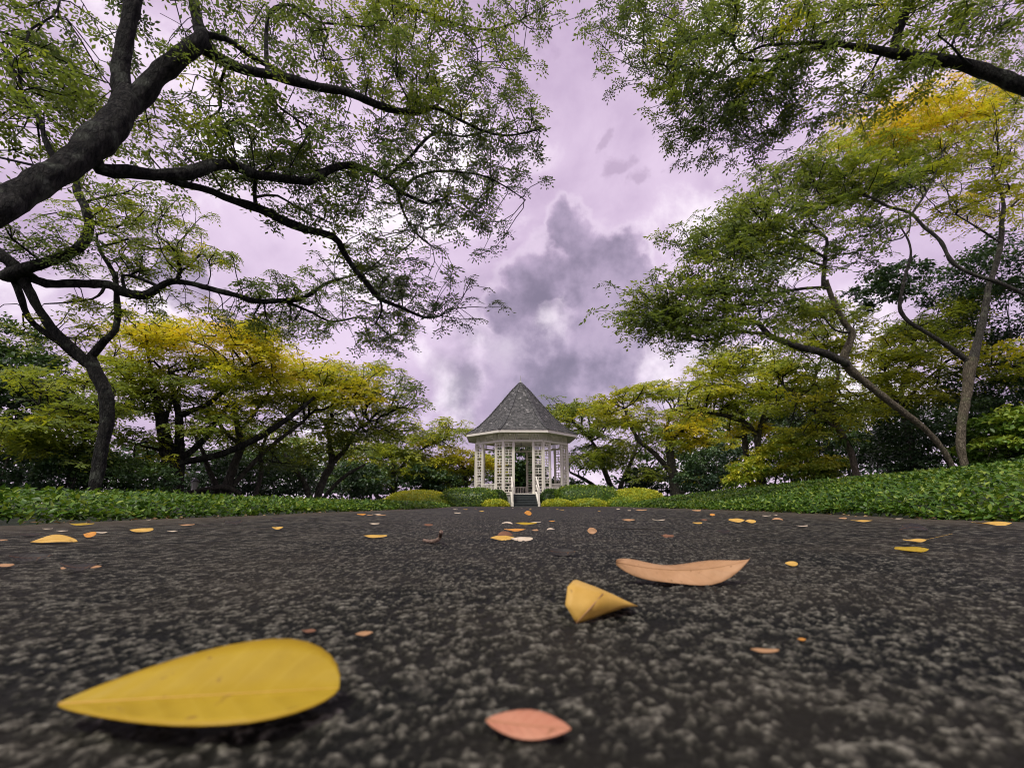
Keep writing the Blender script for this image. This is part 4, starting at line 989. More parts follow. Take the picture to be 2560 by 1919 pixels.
T8 = make_tree('airy_tree', 'twin stemmed tree with fern clumps on its trunk amid bright shrubs',
    [(c5([(1000, 935, 24), (992, 800, 19), (986, 720, 15), (1020, 600, 10), (1030, 520, 7)]), 16.5, 16.5), (c5([(945, 900, 16), (930, 790, 14), (922, 680, 11), (915, 600, 6)]), 16.8, 16.8)],
    [(c5([(985, 720, 14), (930, 660, 13), (860, 630, 11), (780, 615, 7), (700, 600, 4)]), 16.5, 16.2), (c5([(1000, 660, 7), (1080, 600, 5), (1150, 560, 4)]), 16.5, 16.6), (c5([(920, 640, 7), (860, 540, 6), (820, 440, 4)]), 16.8, 16.8)],
    b5([(830, 400, 110, 50, 16.6, 1.2, 9, .50), (960, 380, 120, 50, 16.8, 1.2, 9, .54), (800, 520, 120, 50, 16.4, 1.2, 10, .60), (980, 480, 150, 50, 16.6, 1.2, 12, .54), (1100, 420, 110, 50, 16.9, 1.2, 8, .64), (900, 590, 150, 40, 16.4, 1.1, 9, .62), (1120, 520, 120, 45, 16.8, 1.1, 8, .58), (720, 590, 90, 40, 16.2, 1, 6, .66), (850, 330, 70, 30, 16.7, 1, 4, .44), (960, 660, 90, 40, 16.6, .9, 4, .8), (760, 460, 80, 40, 16.5, 1, 5, .5)]),
    leaf=0.115, pad_r=0.6, tufts=8, bark=M_BARK_MID, seed=33, group=GR, frond=0.26, step=0.38, twig_r=0.007)
make_tree('airy_tree', 'crooked pale trunk tree on the bank crest with thin yellow layers',
    [(c5([(1440, 900, 20), (1410, 780, 18), (1370, 710, 18), (1340, 650, 16), (1320, 590, 14), (1340, 500, 10), (1360, 420, 7)]), 13.5, 13.5)],
    [(c5([(1330, 620, 11), (1250, 540, 10), (1250, 440, 8), (1280, 360, 5)]), 13.5, 13.6), (c5([(1360, 690, 10), (1250, 610, 8), (1180, 540, 6), (1100, 480, 4)]), 13.5, 13.2), (c5([(1380, 710, 6), (1420, 660, 5), (1400, 600, 4)]), 13.5, 13.3)],
    b5([(1230, 410, 120, 50, 13.4, 1, 9, .54), (1380, 600, 130, 45, 13.3, 1, 9, .56), (1270, 150, 120, 50, 13.8, 1, 9, .46), (1200, 260, 130, 50, 13.6, 1, 9, .46), (1400, 200, 110, 50, 13.8, 1, 7, .40), (1330, 300, 110, 50, 13.7, .9, 7, .5), (1150, 560, 110, 40, 13.2, .9, 7, .62), (1250, 660, 120, 40, 13.3, .8, 6, .5), (1460, 520, 100, 50, 13.6, .9, 6, .56), (1290, 510, 90, 40, 13.5, .8, 5, .56), (1060, 400, 80, 40, 13.2, .8, 5, .56)]),
    leaf=0.10, pad_r=0.55, tufts=8, bark=M_BARK_PALE, seed=34, group=GR, frond=0.22, step=0.33, twig_r=0.006)
make_tree('airy_tree', 'broad yellow green tree filling the gap behind the two pale trunks',
    [(c5([(1700, 900, 22), (1690, 760, 20), (1660, 620, 17), (1650, 500, 13), (1690, 380, 9), (1700, 300, 6)]), 15.5, 15.5)],
    [(c5([(1660, 620, 10), (1600, 520, 8), (1570, 420, 5)]), 15.5, 15.5), (c5([(1660, 560, 10), (1750, 470, 7), (1830, 400, 5)]), 15.5, 15.7)],
    b5([(1560, 340, 120, 60, 15.5, 1.2, 11, .54), (1700, 290, 150, 70, 15.6, 1.2, 14, .52), (1800, 400, 120, 70, 15.7, 1.2, 10, .50), (1600, 460, 150, 60, 15.4, 1.2, 11, .60), (1720, 500, 150, 50, 15.5, 1.1, 9, .54), (1560, 570, 130, 45, 15.3, 1, 8, .60), (1800, 220, 130, 60, 15.8, 1.2, 11, .42), (1700, 180, 120, 50, 15.7, 1.2, 8, .40), (1880, 110, 120, 70, 16, 1.2, 11, .42), (1920, 250, 90, 60, 15.9, 1, 6, .36), (2120, 340, 110, 60, 14, 1.2, 8, .74), (2160, 420, 80, 50, 14, 1, 5, .5)]),
    leaf=0.115, pad_r=0.62, tufts=8, bark=M_BARK_MID, seed=35, group=GR, frond=0.25, step=0.4, twig_r=0.007)

# ================================================================== shrubs, hedges and dark evergreen masses
def bush(name, label, parts, depth, dd, n, leaf, tint, tvar=0.12, cat='shrub', group=None, seed=1, stems=4, top=0.15, mat=None):
    """parts: photo ellipses (px,py,rx,ry) giving the outline; leaves fill the shells of matching ellipsoids"""
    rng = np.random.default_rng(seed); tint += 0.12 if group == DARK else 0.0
    ell = []
    for (px, py, rx, ry) in parts:
        p, t = P(px, py, depth + rng.uniform(-0.25, 0.25) * dd)
        ell.append((np.array(p), np.array([rx / FPX * t, dd, ry / FPX * t])))
    bx, by = float(np.mean([e[0][0] for e in ell])), depth
    B0 = np.array([bx, by, gz(bx, by)]); base = empty(name, B0)
    vol = np.array([e[1][0] * e[1][2] for e in ell]); vol = vol / vol.sum()
    VV, QQ, TT, off = [], [], [], 0
    for (c, rad), f in zip(ell, vol):
        k = int(n * f)
        clumps = max(6, int(k / 45))
        u = rng.normal(0, 1, (clumps, 3)); u /= np.linalg.norm(u, axis=1, keepdims=True)
        cc = u * (0.55 + 0.45 * rng.uniform(0, 1, (clumps, 1)) ** 0.5)
        ct = rng.normal(0, tvar, clumps)
        idx = rng.integers(0, clumps, k)
        pos = (cc[idx] + rng.normal(0, 0.13, (k, 3)) * np.array([1.2, 1.0, 0.6])) * rad + c
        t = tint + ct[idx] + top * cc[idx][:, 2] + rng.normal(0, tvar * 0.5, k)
        ok = pos[:, 2] > ground_h(pos[:, 0], pos[:, 1]) + 0.02
        pos, t = pos[ok], t[ok]; k = len(pos)
        R = rot_matrices(rng.uniform(0, 2 * np.pi, k), rng.normal(0.25, 0.45, k), rng.normal(0, 0.5, k))
        v, q, tt = stamp(KITE_V, KITE_T, pos, R, leaf * rng.uniform(0.7, 1.4, k), t)
        VV.append(v); QQ.append(q + off); TT.append(tt); off += len(v)
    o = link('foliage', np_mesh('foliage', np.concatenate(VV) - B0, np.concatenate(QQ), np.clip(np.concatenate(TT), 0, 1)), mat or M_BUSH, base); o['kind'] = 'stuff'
    for s in range(stems):
        c, rad = ell[s % len(ell)]
        b = MB(); x = c[0] + rng.uniform(-.4, .4) * rad[0]; y = c[1] + rng.uniform(-.4, .4) * rad[1]
        g0 = gz(x, y) - 0.05
        b.tube([Vector((x, y, g0)) - Vector(B0), Vector((x * .5 + c[0] * .5 + rng.normal(0, .1), y, (g0 + c[2]) / 2)) - Vector(B0), Vector((c[0] + rng.uniform(-.4, .4) * rad[0], c[1], c[2] + 0.4 * rad[2])) - Vector(B0)],
               [0.02 + 0.004 * depth / 4, 0.016 + 0.002 * depth / 4, 0.006], 6)
        b.build('stem', M_BARK_MID, base, True)
    return tag(base, label, cat, group)
def e4(l_): return [(x * .5425, 700 + y * .5425, rx * .5425, ry * .5425) for x, y, rx, ry in l_]
def e5(l_): return [(1360 + x * .5425, 700 + y * .5425, rx * .5425, ry * .5425) for x, y, rx, ry in l_]

DARK = 'dark evergreens closing the view'
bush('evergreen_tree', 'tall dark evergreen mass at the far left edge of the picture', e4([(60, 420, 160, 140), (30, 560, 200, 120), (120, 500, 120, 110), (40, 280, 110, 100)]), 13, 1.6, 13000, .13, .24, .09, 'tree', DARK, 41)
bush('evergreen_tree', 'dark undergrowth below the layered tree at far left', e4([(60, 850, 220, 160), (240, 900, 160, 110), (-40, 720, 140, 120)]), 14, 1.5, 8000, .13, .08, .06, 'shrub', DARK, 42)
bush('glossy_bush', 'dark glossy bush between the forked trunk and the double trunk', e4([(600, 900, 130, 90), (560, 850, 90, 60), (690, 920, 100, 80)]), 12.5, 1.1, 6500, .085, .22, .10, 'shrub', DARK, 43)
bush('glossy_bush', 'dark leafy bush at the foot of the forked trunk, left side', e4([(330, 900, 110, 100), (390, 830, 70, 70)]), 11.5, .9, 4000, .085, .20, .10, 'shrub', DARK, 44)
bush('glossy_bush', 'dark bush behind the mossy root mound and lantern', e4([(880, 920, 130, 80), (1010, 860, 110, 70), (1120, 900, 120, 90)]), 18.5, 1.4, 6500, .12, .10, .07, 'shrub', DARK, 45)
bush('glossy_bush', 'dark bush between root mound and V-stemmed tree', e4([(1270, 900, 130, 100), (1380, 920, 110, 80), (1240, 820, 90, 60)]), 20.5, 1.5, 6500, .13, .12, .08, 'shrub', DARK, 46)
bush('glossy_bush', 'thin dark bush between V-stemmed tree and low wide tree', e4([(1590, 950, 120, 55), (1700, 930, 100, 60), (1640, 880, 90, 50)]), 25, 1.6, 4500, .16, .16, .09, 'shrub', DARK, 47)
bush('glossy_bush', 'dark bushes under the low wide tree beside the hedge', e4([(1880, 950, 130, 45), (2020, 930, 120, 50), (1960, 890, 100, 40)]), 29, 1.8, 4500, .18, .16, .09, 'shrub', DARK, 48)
bush('glossy_bush', 'distant green trees seen through the pavilion opening', [(1290, 1160, 60, 70), (1320, 1195, 50, 40), (1260, 1200, 40, 40), (1300, 1205, 60, 40)], 36, 2.2, 7000, .34, .24, .10, 'tree', DARK, 49)
bush('glossy_bush', 'dark low bushes behind the right hedge', e5([(100, 935, 90, 30), (500, 930, 110, 50), (430, 900, 70, 40)]), 30, 1.8, 4000, .2, .14, .08, 'shrub', DARK, 50)
bush('glossy_bush', 'dark bush right of the golden Y-trunk tree', e5([(760, 870, 100, 100), (700, 920, 90, 60), (820, 800, 70, 70)]), 24.5, 1.6, 5500, .15, .10, .07, 'shrub', DARK, 51)
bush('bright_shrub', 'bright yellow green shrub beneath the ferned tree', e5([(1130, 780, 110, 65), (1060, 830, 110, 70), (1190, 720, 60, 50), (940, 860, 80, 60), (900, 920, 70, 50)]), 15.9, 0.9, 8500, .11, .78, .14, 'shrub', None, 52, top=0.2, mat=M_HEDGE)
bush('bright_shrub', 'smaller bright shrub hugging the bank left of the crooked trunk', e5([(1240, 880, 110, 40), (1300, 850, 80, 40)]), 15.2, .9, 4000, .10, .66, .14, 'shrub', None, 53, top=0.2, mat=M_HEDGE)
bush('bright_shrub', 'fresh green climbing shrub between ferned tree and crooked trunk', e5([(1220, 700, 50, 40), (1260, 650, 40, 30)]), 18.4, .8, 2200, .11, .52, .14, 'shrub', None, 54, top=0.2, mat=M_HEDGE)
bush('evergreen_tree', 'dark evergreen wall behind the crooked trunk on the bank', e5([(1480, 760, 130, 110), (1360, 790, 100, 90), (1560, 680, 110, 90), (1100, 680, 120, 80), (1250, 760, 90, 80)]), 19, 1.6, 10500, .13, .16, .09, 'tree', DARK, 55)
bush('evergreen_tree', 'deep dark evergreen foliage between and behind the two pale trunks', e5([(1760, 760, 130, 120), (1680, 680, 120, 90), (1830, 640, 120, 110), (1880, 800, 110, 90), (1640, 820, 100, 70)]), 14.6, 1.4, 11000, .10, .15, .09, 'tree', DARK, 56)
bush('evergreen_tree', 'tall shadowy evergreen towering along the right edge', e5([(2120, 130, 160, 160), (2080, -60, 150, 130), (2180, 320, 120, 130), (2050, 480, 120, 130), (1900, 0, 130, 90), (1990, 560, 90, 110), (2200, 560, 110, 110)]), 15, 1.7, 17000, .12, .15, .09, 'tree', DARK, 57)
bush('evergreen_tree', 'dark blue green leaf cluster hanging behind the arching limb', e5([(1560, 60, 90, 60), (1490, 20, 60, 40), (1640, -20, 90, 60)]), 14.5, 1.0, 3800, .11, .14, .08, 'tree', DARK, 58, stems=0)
bush('leafy_shrub', 'big leaved fresh green shrub on the bank at the right edge', e5([(2100, 690, 110, 90), (2160, 780, 120, 90), (2060, 790, 80, 70), (2190, 660, 80, 80)]), 12.6, 1.1, 7000, .13, .40, .12, 'shrub', None, 59, top=0.2, mat=M_HEDGE)
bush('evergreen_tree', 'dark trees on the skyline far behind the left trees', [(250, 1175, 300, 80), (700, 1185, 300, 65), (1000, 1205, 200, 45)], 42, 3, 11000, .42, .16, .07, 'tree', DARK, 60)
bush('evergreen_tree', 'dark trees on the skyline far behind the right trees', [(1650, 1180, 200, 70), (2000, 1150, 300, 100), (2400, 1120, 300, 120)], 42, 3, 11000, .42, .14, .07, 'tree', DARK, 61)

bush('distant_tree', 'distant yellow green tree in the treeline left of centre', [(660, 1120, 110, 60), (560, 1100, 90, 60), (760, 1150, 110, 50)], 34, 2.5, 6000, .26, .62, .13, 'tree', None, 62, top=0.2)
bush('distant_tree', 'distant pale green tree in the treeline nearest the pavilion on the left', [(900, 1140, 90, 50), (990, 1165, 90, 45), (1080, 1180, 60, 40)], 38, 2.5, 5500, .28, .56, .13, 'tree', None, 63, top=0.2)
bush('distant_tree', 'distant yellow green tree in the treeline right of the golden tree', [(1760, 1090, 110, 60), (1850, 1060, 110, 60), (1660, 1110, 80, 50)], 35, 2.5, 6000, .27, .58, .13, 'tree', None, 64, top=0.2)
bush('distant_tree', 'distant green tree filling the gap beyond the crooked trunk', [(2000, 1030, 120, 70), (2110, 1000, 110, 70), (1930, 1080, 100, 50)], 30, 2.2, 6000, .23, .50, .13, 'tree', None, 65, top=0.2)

# fern rosettes on the twin stem
def fern(name, label, px, py, d, length, count, seed, tilt=0.5):
    rng = np.random.default_rng(seed)
    p, t = P(px, py, d); base = empty(name, p)
    for k in range(count):
        b = MB(); a = 2 * math.pi * k / count + rng.uniform(-.2, .2); ln = length * rng.uniform(.75, 1.15); up = rng.uniform(0.3, 1.1)
        pts = []; 
        for j in range(6):
            u = j / 5; w = length * 0.075 * math.sin(math.pi * (0.12 + 0.86 * u)) + 0.003
            c = Vector((math.cos(a) * ln * u * .8, math.sin(a) * ln * u * .8, ln * (up * u - (up * 0.6 + tilt) * u * u))); s_ = Vector((-math.sin(a), math.cos(a), 0)) * w
            pts += [c + s_ + Vector((0, 0, w * .4)), c, c - s_ + Vector((0, 0, w * .4))]
        fs = []
        for j in range(5):
            for q in (0, 1): fs.append((j * 3 + q, j * 3 + q + 1, j * 3 + q + 4, j * 3 + q + 3))
        b.add(pts, fs); o = b.build('frond', M_BUSH, base, True)
        at_ = o.data.attributes.new('tint', 'FLOAT', 'POINT'); at_.data.foreach_set('value', np.full(18, rng.uniform(.18, .55), np.float32))
    return tag(base, label, 'fern')
fern('birds_nest_fern', 'strap leaved fern rosette clinging to the twin stemmed trunk', *[1360 + 985 * .5425, 700 + 840 * .5425], 16.2, 0.75, 22, 71)
fern('birds_nest_fern', 'arching fern clump hanging on the crooked pale trunk', *[1360 + 1390 * .5425, 700 + 740 * .5425], 13.2, 0.45, 18, 72, 0.9)

# clipped hedges round the pavilion
def hedge(name, label, px0, px1, py_top, d, depth_w, leaf, n, tint, seed, round_=2.6, tvar=0.1):
    rng = np.random.default_rng(seed)
    a, _ = P(px0, py_top, d); c, _ = P(px1, py_top, d)
    x0, x1, h = a.x, c.x, a.z
    cx, hw = (x0 + x1) / 2, (x1 - x0) / 2
    g0 = gz(cx, d)
    B0 = np.array([cx, d, g0]); base = empty(name, B0)
    # dense woody core with an uneven rounded surface
    nu, nv = 40, 14
    TH, PH = np.meshgrid(np.arange(nu) * 2 * np.pi / nu, np.linspace(-0.12, np.pi / 2, nv + 1))
    def shell(dv):
        e = np.abs(dv); r_ = 1.0 / (e[:, 0] ** round_ + e[:, 1] ** round_ + e[:, 2] ** round_) ** (1 / round_)
        th_ = np.arctan2(dv[:, 1], dv[:, 0])
        k_ = 0.95 + 0.04 * np.sin(3.1 * th_ + seed) * np.cos(5 * dv[:, 2])
        return dv * (r_ * k_)[:, None] * np.array([hw, depth_w, h - g0])
    dv = np.stack([np.cos(PH) * np.cos(TH), np.cos(PH) * np.sin(TH), np.sin(PH)], -1).reshape(-1, 3)
    V_ = shell(dv)
    ii_ = np.array([(j * nu + i, j * nu + (i + 1) % nu, (j + 1) * nu + (i + 1) % nu, (j + 1) * nu + i) for j in range(nv) for i in range(nu)])
    core = link('core', np_mesh('core', V_ * 0.93, ii_, np.full(len(V_), max(0, tint - 0.25)), True), M_HEDGE, base)
    # leaves spread evenly over the surface
    dv = rng.normal(0, 1, (n, 3)) * np.array([hw, depth_w, h - g0]) ** 0.35; dv[:, 2] = np.abs(dv[:, 2]); dv /= np.linalg.norm(dv, axis=1, keepdims=True)
    pos = shell(dv) * rng.normal(0.99, 0.03, (n, 1))
    R = rot_matrices(rng.uniform(0, 2 * np.pi, n), rng.normal(-0.35, 0.5, n), rng.normal(0, 0.5, n))
    cl = vnoise((pos[:, 0] + 50) * 3, (pos[:, 2] + 50) * 5 + pos[:, 1] * 3) - 0.5
    v, q, t = stamp(KITE_V, KITE_T, pos, R, leaf * rng.uniform(.7, 1.4, n), np.clip(tint + rng.normal(0, tvar, n) + 0.25 * cl, 0, 1))
    o = link('foliage', np_mesh('foliage', v, q, t), M_HEDGE, base); o['kind'] = 'stuff'
    return tag(base, label, 'hedge')
def zx(x): return 900 + x * 0.36166
def zy(y): return 1180 + y * 0.36166
hedge('clipped_hedge', 'low mounded yellow green hedge at the left end of the hedges', zx(160), zx(660), zy(122), 23.6, 1.1, .08, 7000, .90, 81, 2.2)
hedge('clipped_hedge', 'taller dark green hedge left of the pavilion steps', zx(560), zx(960), zy(108), 22.6, .8, .08, 5000, .40, 82, 3.6, .16)
hedge('clipped_hedge', 'rounded dark hedge end left of the steps', zx(880), zx(1025), zy(120), 23.0, .6, .07, 2400, .16, 83, 2.6)
hedge('clipped_hedge', 'small golden mound beside the left stair cheek', zx(840), zx(1035), zy(186), 21.9, .5, .07, 2200, .82, 84, 2.2)
hedge('clipped_hedge', 'tiny golden mound in front of the left hedge', zx(870), zx(965), zy(222), 21.6, .25, .06, 700, .84, 85, 2.2)
hedge('clipped_hedge', 'low yellow green planting in front of the dark left hedge', zx(350), zx(620), zy(180), 21.9, .5, .07, 2200, .66, 86, 2.2)
hedge('clipped_hedge', 'rounded dark hedge end right of the steps', zx(1230), zx(1400), zy(114), 23.0, .6, .07, 2400, .14, 87, 2.6)
hedge('clipped_hedge', 'long dark green hedge right of the pavilion steps', zx(1330), zx(1780), zy(88), 22.8, .8, .08, 5400, .44, 88, 3.6, .16)
hedge('clipped_hedge', 'low mounded yellow green hedge at the right end of the hedges', zx(1700), zx(2110), zy(108), 23.6, 1.1, .08, 6500, .86, 89, 2.2)
hedge('clipped_hedge', 'golden mound beside the right stair cheek', zx(1250), zx(1480), zy(184), 21.9, .5, .07, 2400, .82, 90, 2.2)
hedge('clipped_hedge', 'golden mound in front of the long right hedge', zx(1440), zx(1720), zy(182), 21.8, .5, .07, 2600, .78, 91, 2.2)
hedge('clipped_hedge', 'pale green mound below the right end of the hedges', zx(1690), zx(1930), zy(168), 21.9, .5, .07, 2000, .64, 92, 2.2)

# small garden lantern among the left trunks
p, t = P(487, 1213, 16.8)
lan = empty('garden_lantern', (p.x, p.y, gz(p.x, p.y)))
hz = p.z - gz(p.x, p.y)
M_LGLASS = plain_mat('lantern_glass', (0.62, 0.62, 0.58), 0.3, 0.5)
b = MB(); b.tube([(0, 0, -0.1), (0, 0, hz - 0.15)], [0.035, 0.03], 8); b.build('post', M_IRON, lan)
b = MB(); b.tube([(0, 0, hz - 0.15), (0, 0, hz + 0.12)], [0.07, 0.12], 6); b.build('glass', M_LGLASS, lan)
b = MB(); b.tube([(0, 0, hz + 0.122), (0, 0, hz + 0.16), (0, 0, hz + 0.26)], [0.16, 0.13, 0.01], 6); b.build('cap', M_IRON, lan)
tag(lan, 'small lantern on a post among the dark trunks at left', 'lantern')

# ================================================================== fallen leaves and twigs on the path
def dry_mat(name, c_lo, c_hi, vein, edge=None, rough=0.55):
    m, n, l = new_mat(name)
    tcd = n.new('ShaderNodeTexCoord')
    av = n.new('ShaderNodeAttribute'); av.attribute_name = 'across'
    al = n.new('ShaderNodeAttribute'); al.attribute_name = 'along'
    nz = n.new('ShaderNodeTexNoise'); nz.inputs['Scale'].default_value = 90; nz.inputs['Detail'].default_value = 6; nz.inputs['Roughness'].default_value = 0.65; l.new(tcd.outputs['Object'], nz.inputs['Vector'])
    n2 = n.new('ShaderNodeTexNoise'); n2.inputs['Scale'].default_value = 28; n2.inputs['Detail'].default_value = 3; l.new(tcd.outputs['Object'], n2.inputs['Vector'])
    ad = n.new('ShaderNodeMath'); ad.operation = 'ADD'; l.new(nz.outputs[0], ad.inputs[0]); l.new(n2.outputs[0], ad.inputs[1])
    hf = n.new('ShaderNodeMath'); hf.operation = 'MULTIPLY'; l.new(ad.outputs[0], hf.inputs[0]); hf.inputs[1].default_value = 0.5
    r = ramp(n, [(0.32, c_lo), (0.66, c_hi)]); l.new(hf.outputs[0], r.inputs[0])
    # side veins leave the midrib at a slant
    ab = n.new('ShaderNodeMath'); ab.operation = 'ABSOLUTE'; l.new(av.outputs['Fac'], ab.inputs[0])
    sl = n.new('ShaderNodeMath'); sl.operation = 'MULTIPLY_ADD'; l.new(ab.outputs[0], sl.inputs[0]); sl.inputs[1].default_value = -0.16; l.new(al.outputs['Fac'], sl.inputs[2])
    sn = n.new('ShaderNodeMath'); sn.operation = 'MULTIPLY'; l.new(sl.outputs[0], sn.inputs[0]); sn.inputs[1].default_value = 46.0
    si = n.new('ShaderNodeMath'); si.operation = 'SINE'; l.new(sn.outputs[0], si.inputs[0])
    vr = ramp(n, [(0.86, (0, 0, 0)), (0.99, (1, 1, 1))]); l.new(si.outputs[0], vr.inputs[0])
    vm = n.new('ShaderNodeMath'); vm.operation = 'MULTIPLY'; l.new(vr.outputs[0], vm.inputs[0]); vm.inputs[1].default_value = 0.17
    mx = n.new('ShaderNodeMix'); mx.data_type = 'RGBA'; l.new(vm.outputs[0], mx.inputs[0]); l.new(r.outputs[0], mx.inputs[6]); mx.inputs[7].default_value = (*vein, 1)
    col = mx.outputs[2]
    # small brown blemishes
    sp = n.new('ShaderNodeTexNoise'); sp.inputs['Scale'].default_value = 240; sp.inputs['Detail'].default_value = 2; l.new(tcd.outputs['Object'], sp.inputs['Vector'])
    sr = ramp(n, [(0.66, (0, 0, 0)), (0.74, (0.6, 0.6, 0.6))]); l.new(sp.outputs[0], sr.inputs[0])
    m3 = n.new('ShaderNodeMix'); m3.data_type = 'RGBA'; l.new(sr.outputs[0], m3.inputs[0]); l.new(col, m3.inputs[6]); m3.inputs[7].default_value = (0.20, 0.10, 0.03, 1); col = m3.outputs[2]
    if edge:
        er = ramp(n, [(0.80, (0, 0, 0)), (1.0, (1, 1, 1))]); l.new(ab.outputs[0], er.inputs[0])
        m2 = n.new('ShaderNodeMix'); m2.data_type = 'RGBA'; l.new(er.outputs[0], m2.inputs[0]); l.new(col, m2.inputs[6]); m2.inputs[7].default_value = (*edge, 1); col = m2.outputs[2]
    bp = n.new('ShaderNodeBump'); bp.inputs['Strength'].default_value = 0.25; bp.inputs['Distance'].default_value = 0.0004; l.new(si.outputs[0], bp.inputs['Height'])
    pb = n.new('ShaderNodeBsdfPrincipled'); pb.inputs['Roughness'].default_value = rough; pb.inputs['Specular IOR Level'].default_value = 0.35
    l.new(col, pb.inputs['Base Color']); l.new(bp.outputs[0], pb.inputs['Normal'])
    tr = n.new('ShaderNodeBsdfTranslucent'); l.new(col, tr.inputs[0])
    ms = n.new('ShaderNodeMixShader'); ms.inputs[0].default_value = 0.22; l.new(pb.outputs[0], ms.inputs[1]); l.new(tr.outputs[0], ms.inputs[2])
    o = n.new('ShaderNodeOutputMaterial'); l.new(ms.outputs[0], o.inputs[0])
    return m
ML = {
 'yellow': dry_mat('yellow_leaf', (0.40, 0.275, 0.012), (0.50, 0.36, 0.022), (0.54, 0.40, 0.05), (0.46, 0.30, 0.012)),
 'gold': dry_mat('golden_leaf', (0.60, 0.37, 0.06), (0.76, 0.51, 0.13), (0.78, 0.58, 0.22)),
 'tan': dry_mat('tan_leaf', (0.42, 0.235, 0.10), (0.60, 0.37, 0.19), (0.36, 0.2, 0.1)),
 'pink': dry_mat('pink_leaf', (0.50, 0.20, 0.11), (0.64, 0.32, 0.19), (0.68, 0.38, 0.24)),
 'pale': dry_mat('pale_leaf', (0.62, 0.52, 0.36), (0.80, 0.72, 0.56), (0.60, 0.48, 0.34)),
 'orange': dry_mat('orange_leaf', (0.60, 0.26, 0.04), (0.78, 0.38, 0.07), (0.5, 0.24, 0.06)),
 'brown': dry_mat('brown_leaf', (0.16, 0.075, 0.04), (0.30, 0.15, 0.08), (0.36, 0.2, 0.1)),
 'dark': dry_mat('dark_leaf', (0.016, 0.016, 0.015), (0.04, 0.036, 0.03), (0.06, 0.05, 0.04)),
}
def blade_mesh(name, L_, W_, bend, cup, fold, twist, shape, ruffle=0.0, seed=0, nu=18, nv=8, thick=0.00035):
    """pointed blade lying along x, root at x=0; bend lifts the ends, cup lifts the margins, fold creases on the midrib"""
    rng = random.Random(seed); top = []; al = []; ac = []
    ph = rng.uniform(0, 6)
    for i in range(nu + 1):
        u = (1 - math.cos(math.pi * i / nu)) / 2
        if shape == 'obovate':
            w = W_ / 2 * (math.sin(math.pi / 2 * u / 0.70) ** 0.86 if u < 0.70 else math.sqrt(max(0, 1 - ((u - 0.70) / 0.30) ** 2))) + 0.0003
        else:
            w = W_ / 2 * (math.sin(math.pi * min(1, max(0, u)) ** shape)) ** 0.72 if 0 < u < 1 else 0.0004
        for j in range(nv + 1):
            v = -1 + 2 * j / nv
            x = (u - 0.5) * L_; y = w * v
            z = bend * L_ * (2 * u - 1) ** 2 + cup * abs(v) ** 2 * w + fold * abs(v) * w + ruffle * L_ * math.sin(9 * u + ph + 1.5 * v) * abs(v)
            a = twist * (u - 0.5)
            top.append((x, y * math.cos(a) - z * math.sin(a), z * math.cos(a) + y * math.sin(a))); al.append(u); ac.append(v)
    top = np.array(top); k = len(top)
    bot = top - np.array([0, 0, thick])
    q = []
    W1 = nv + 1
    for i in range(nu):
        for j in range(nv):
            a = i * W1 + j; q.append((a, a + W1, a + W1 + 1, a + 1)); q.append((k + a, k + a + 1, k + a + W1 + 1, k + a + W1))
        for j in (0, nv):
            a = i * W1 + j; q.append((a, a + W1, k + a + W1, k + a) if j else (a, k + a, k + a + W1, a + W1))
    return np_mesh(name, np.concatenate([top, bot]), q, smooth=True, attrs={'along': np.tile(al, 2), 'across': np.tile(ac, 2)}), top
def asphalt_z(x, y): return 0.001
LEAF_N = 0
def leaf(px, py, length_px, col, label, group=None, ratio=0.40, rot=None, roll=None, bend=0.06, cup=0.0, fold=0.15, twist=0.3, shape=0.85, pitch=0.0, lift=None, ruffle=0.01, stalk=False, zc=None, seed=None, vein=False):
    """(px,py) is where the leaf's middle is seen; rot turns it on the ground, roll tips its far edge up"""
    global LEAF_N
    LEAF_N += 1; s = seed if seed is not None else LEAF_N; rng = random.Random(1000 + s)
    if rot is None: rot = rng.uniform(-0.5, 0.5) + (math.pi if rng.random() < .5 else 0)
    if roll is None: roll = rng.uniform(0.12, 0.4)
    if col == 'dark': roll += 0.2
    h0 = zc if zc is not None else 0.006
    p, t = hit(px, py, h0)
    L_ = length_px / FPX * t / max(0.5, abs(math.cos(rot)))
    me, top = blade_mesh('blade', L_, L_ * ratio, bend, cup, fold, twist, shape, ruffle, s)
    R = Matrix.Rotation(rot, 4, 'Z') @ Matrix.Rotation(roll * (1 if math.cos(rot) >= 0 else -1), 4, 'X') @ Matrix.Rotation(-pitch, 4, 'Y')
    pts = np.array(R.to_3x3()) @ top.T
    # rest the lowest point on the asphalt
    g = gz(p.x, p.y) if lift is None else lift
    z = g + 0.0012 - pts[2].min() if zc is None else h0
    if zc is not None and z + pts[2].min() < g + 0.0008: z = g + 0.0008 - pts[2].min()
    root = empty('fallen_leaf', (p.x, p.y, z)); root.rotation_euler = R.to_euler()
    link('blade', me, ML[col], root)
    # midrib and stalk
    nu = 18; W1 = 9; mid = [tuple(top[i * W1 + 4] + np.array([0, 0, 0.0001])) for i in range(nu + 1)]
    b = MB()
    if stalk:
        d = Vector(mid[0]) - Vector(mid[1]); mid = [tuple(Vector(mid[0]) + d.normalized() * L_ * f + Vector((0, 0, 0.02 * L_ * f))) for f in (stalk, stalk / 2)] + mid
    rad = [min(L_ * 0.005, 0.0003) * (1 - 0.8 * i / len(mid)) for i in range(len(mid))]
    b.tube(mid, rad, 5)
    b.build('midrib', ML['gold' if col in ('yellow', 'gold') else ('pale' if col == 'pale' else 'tan' if col in ('tan', 'pink', 'orange') else 'brown')], root, True)
    for nm in ('along', 'across'):
        pass
    tag(root, label, 'leaf', group)
    return root
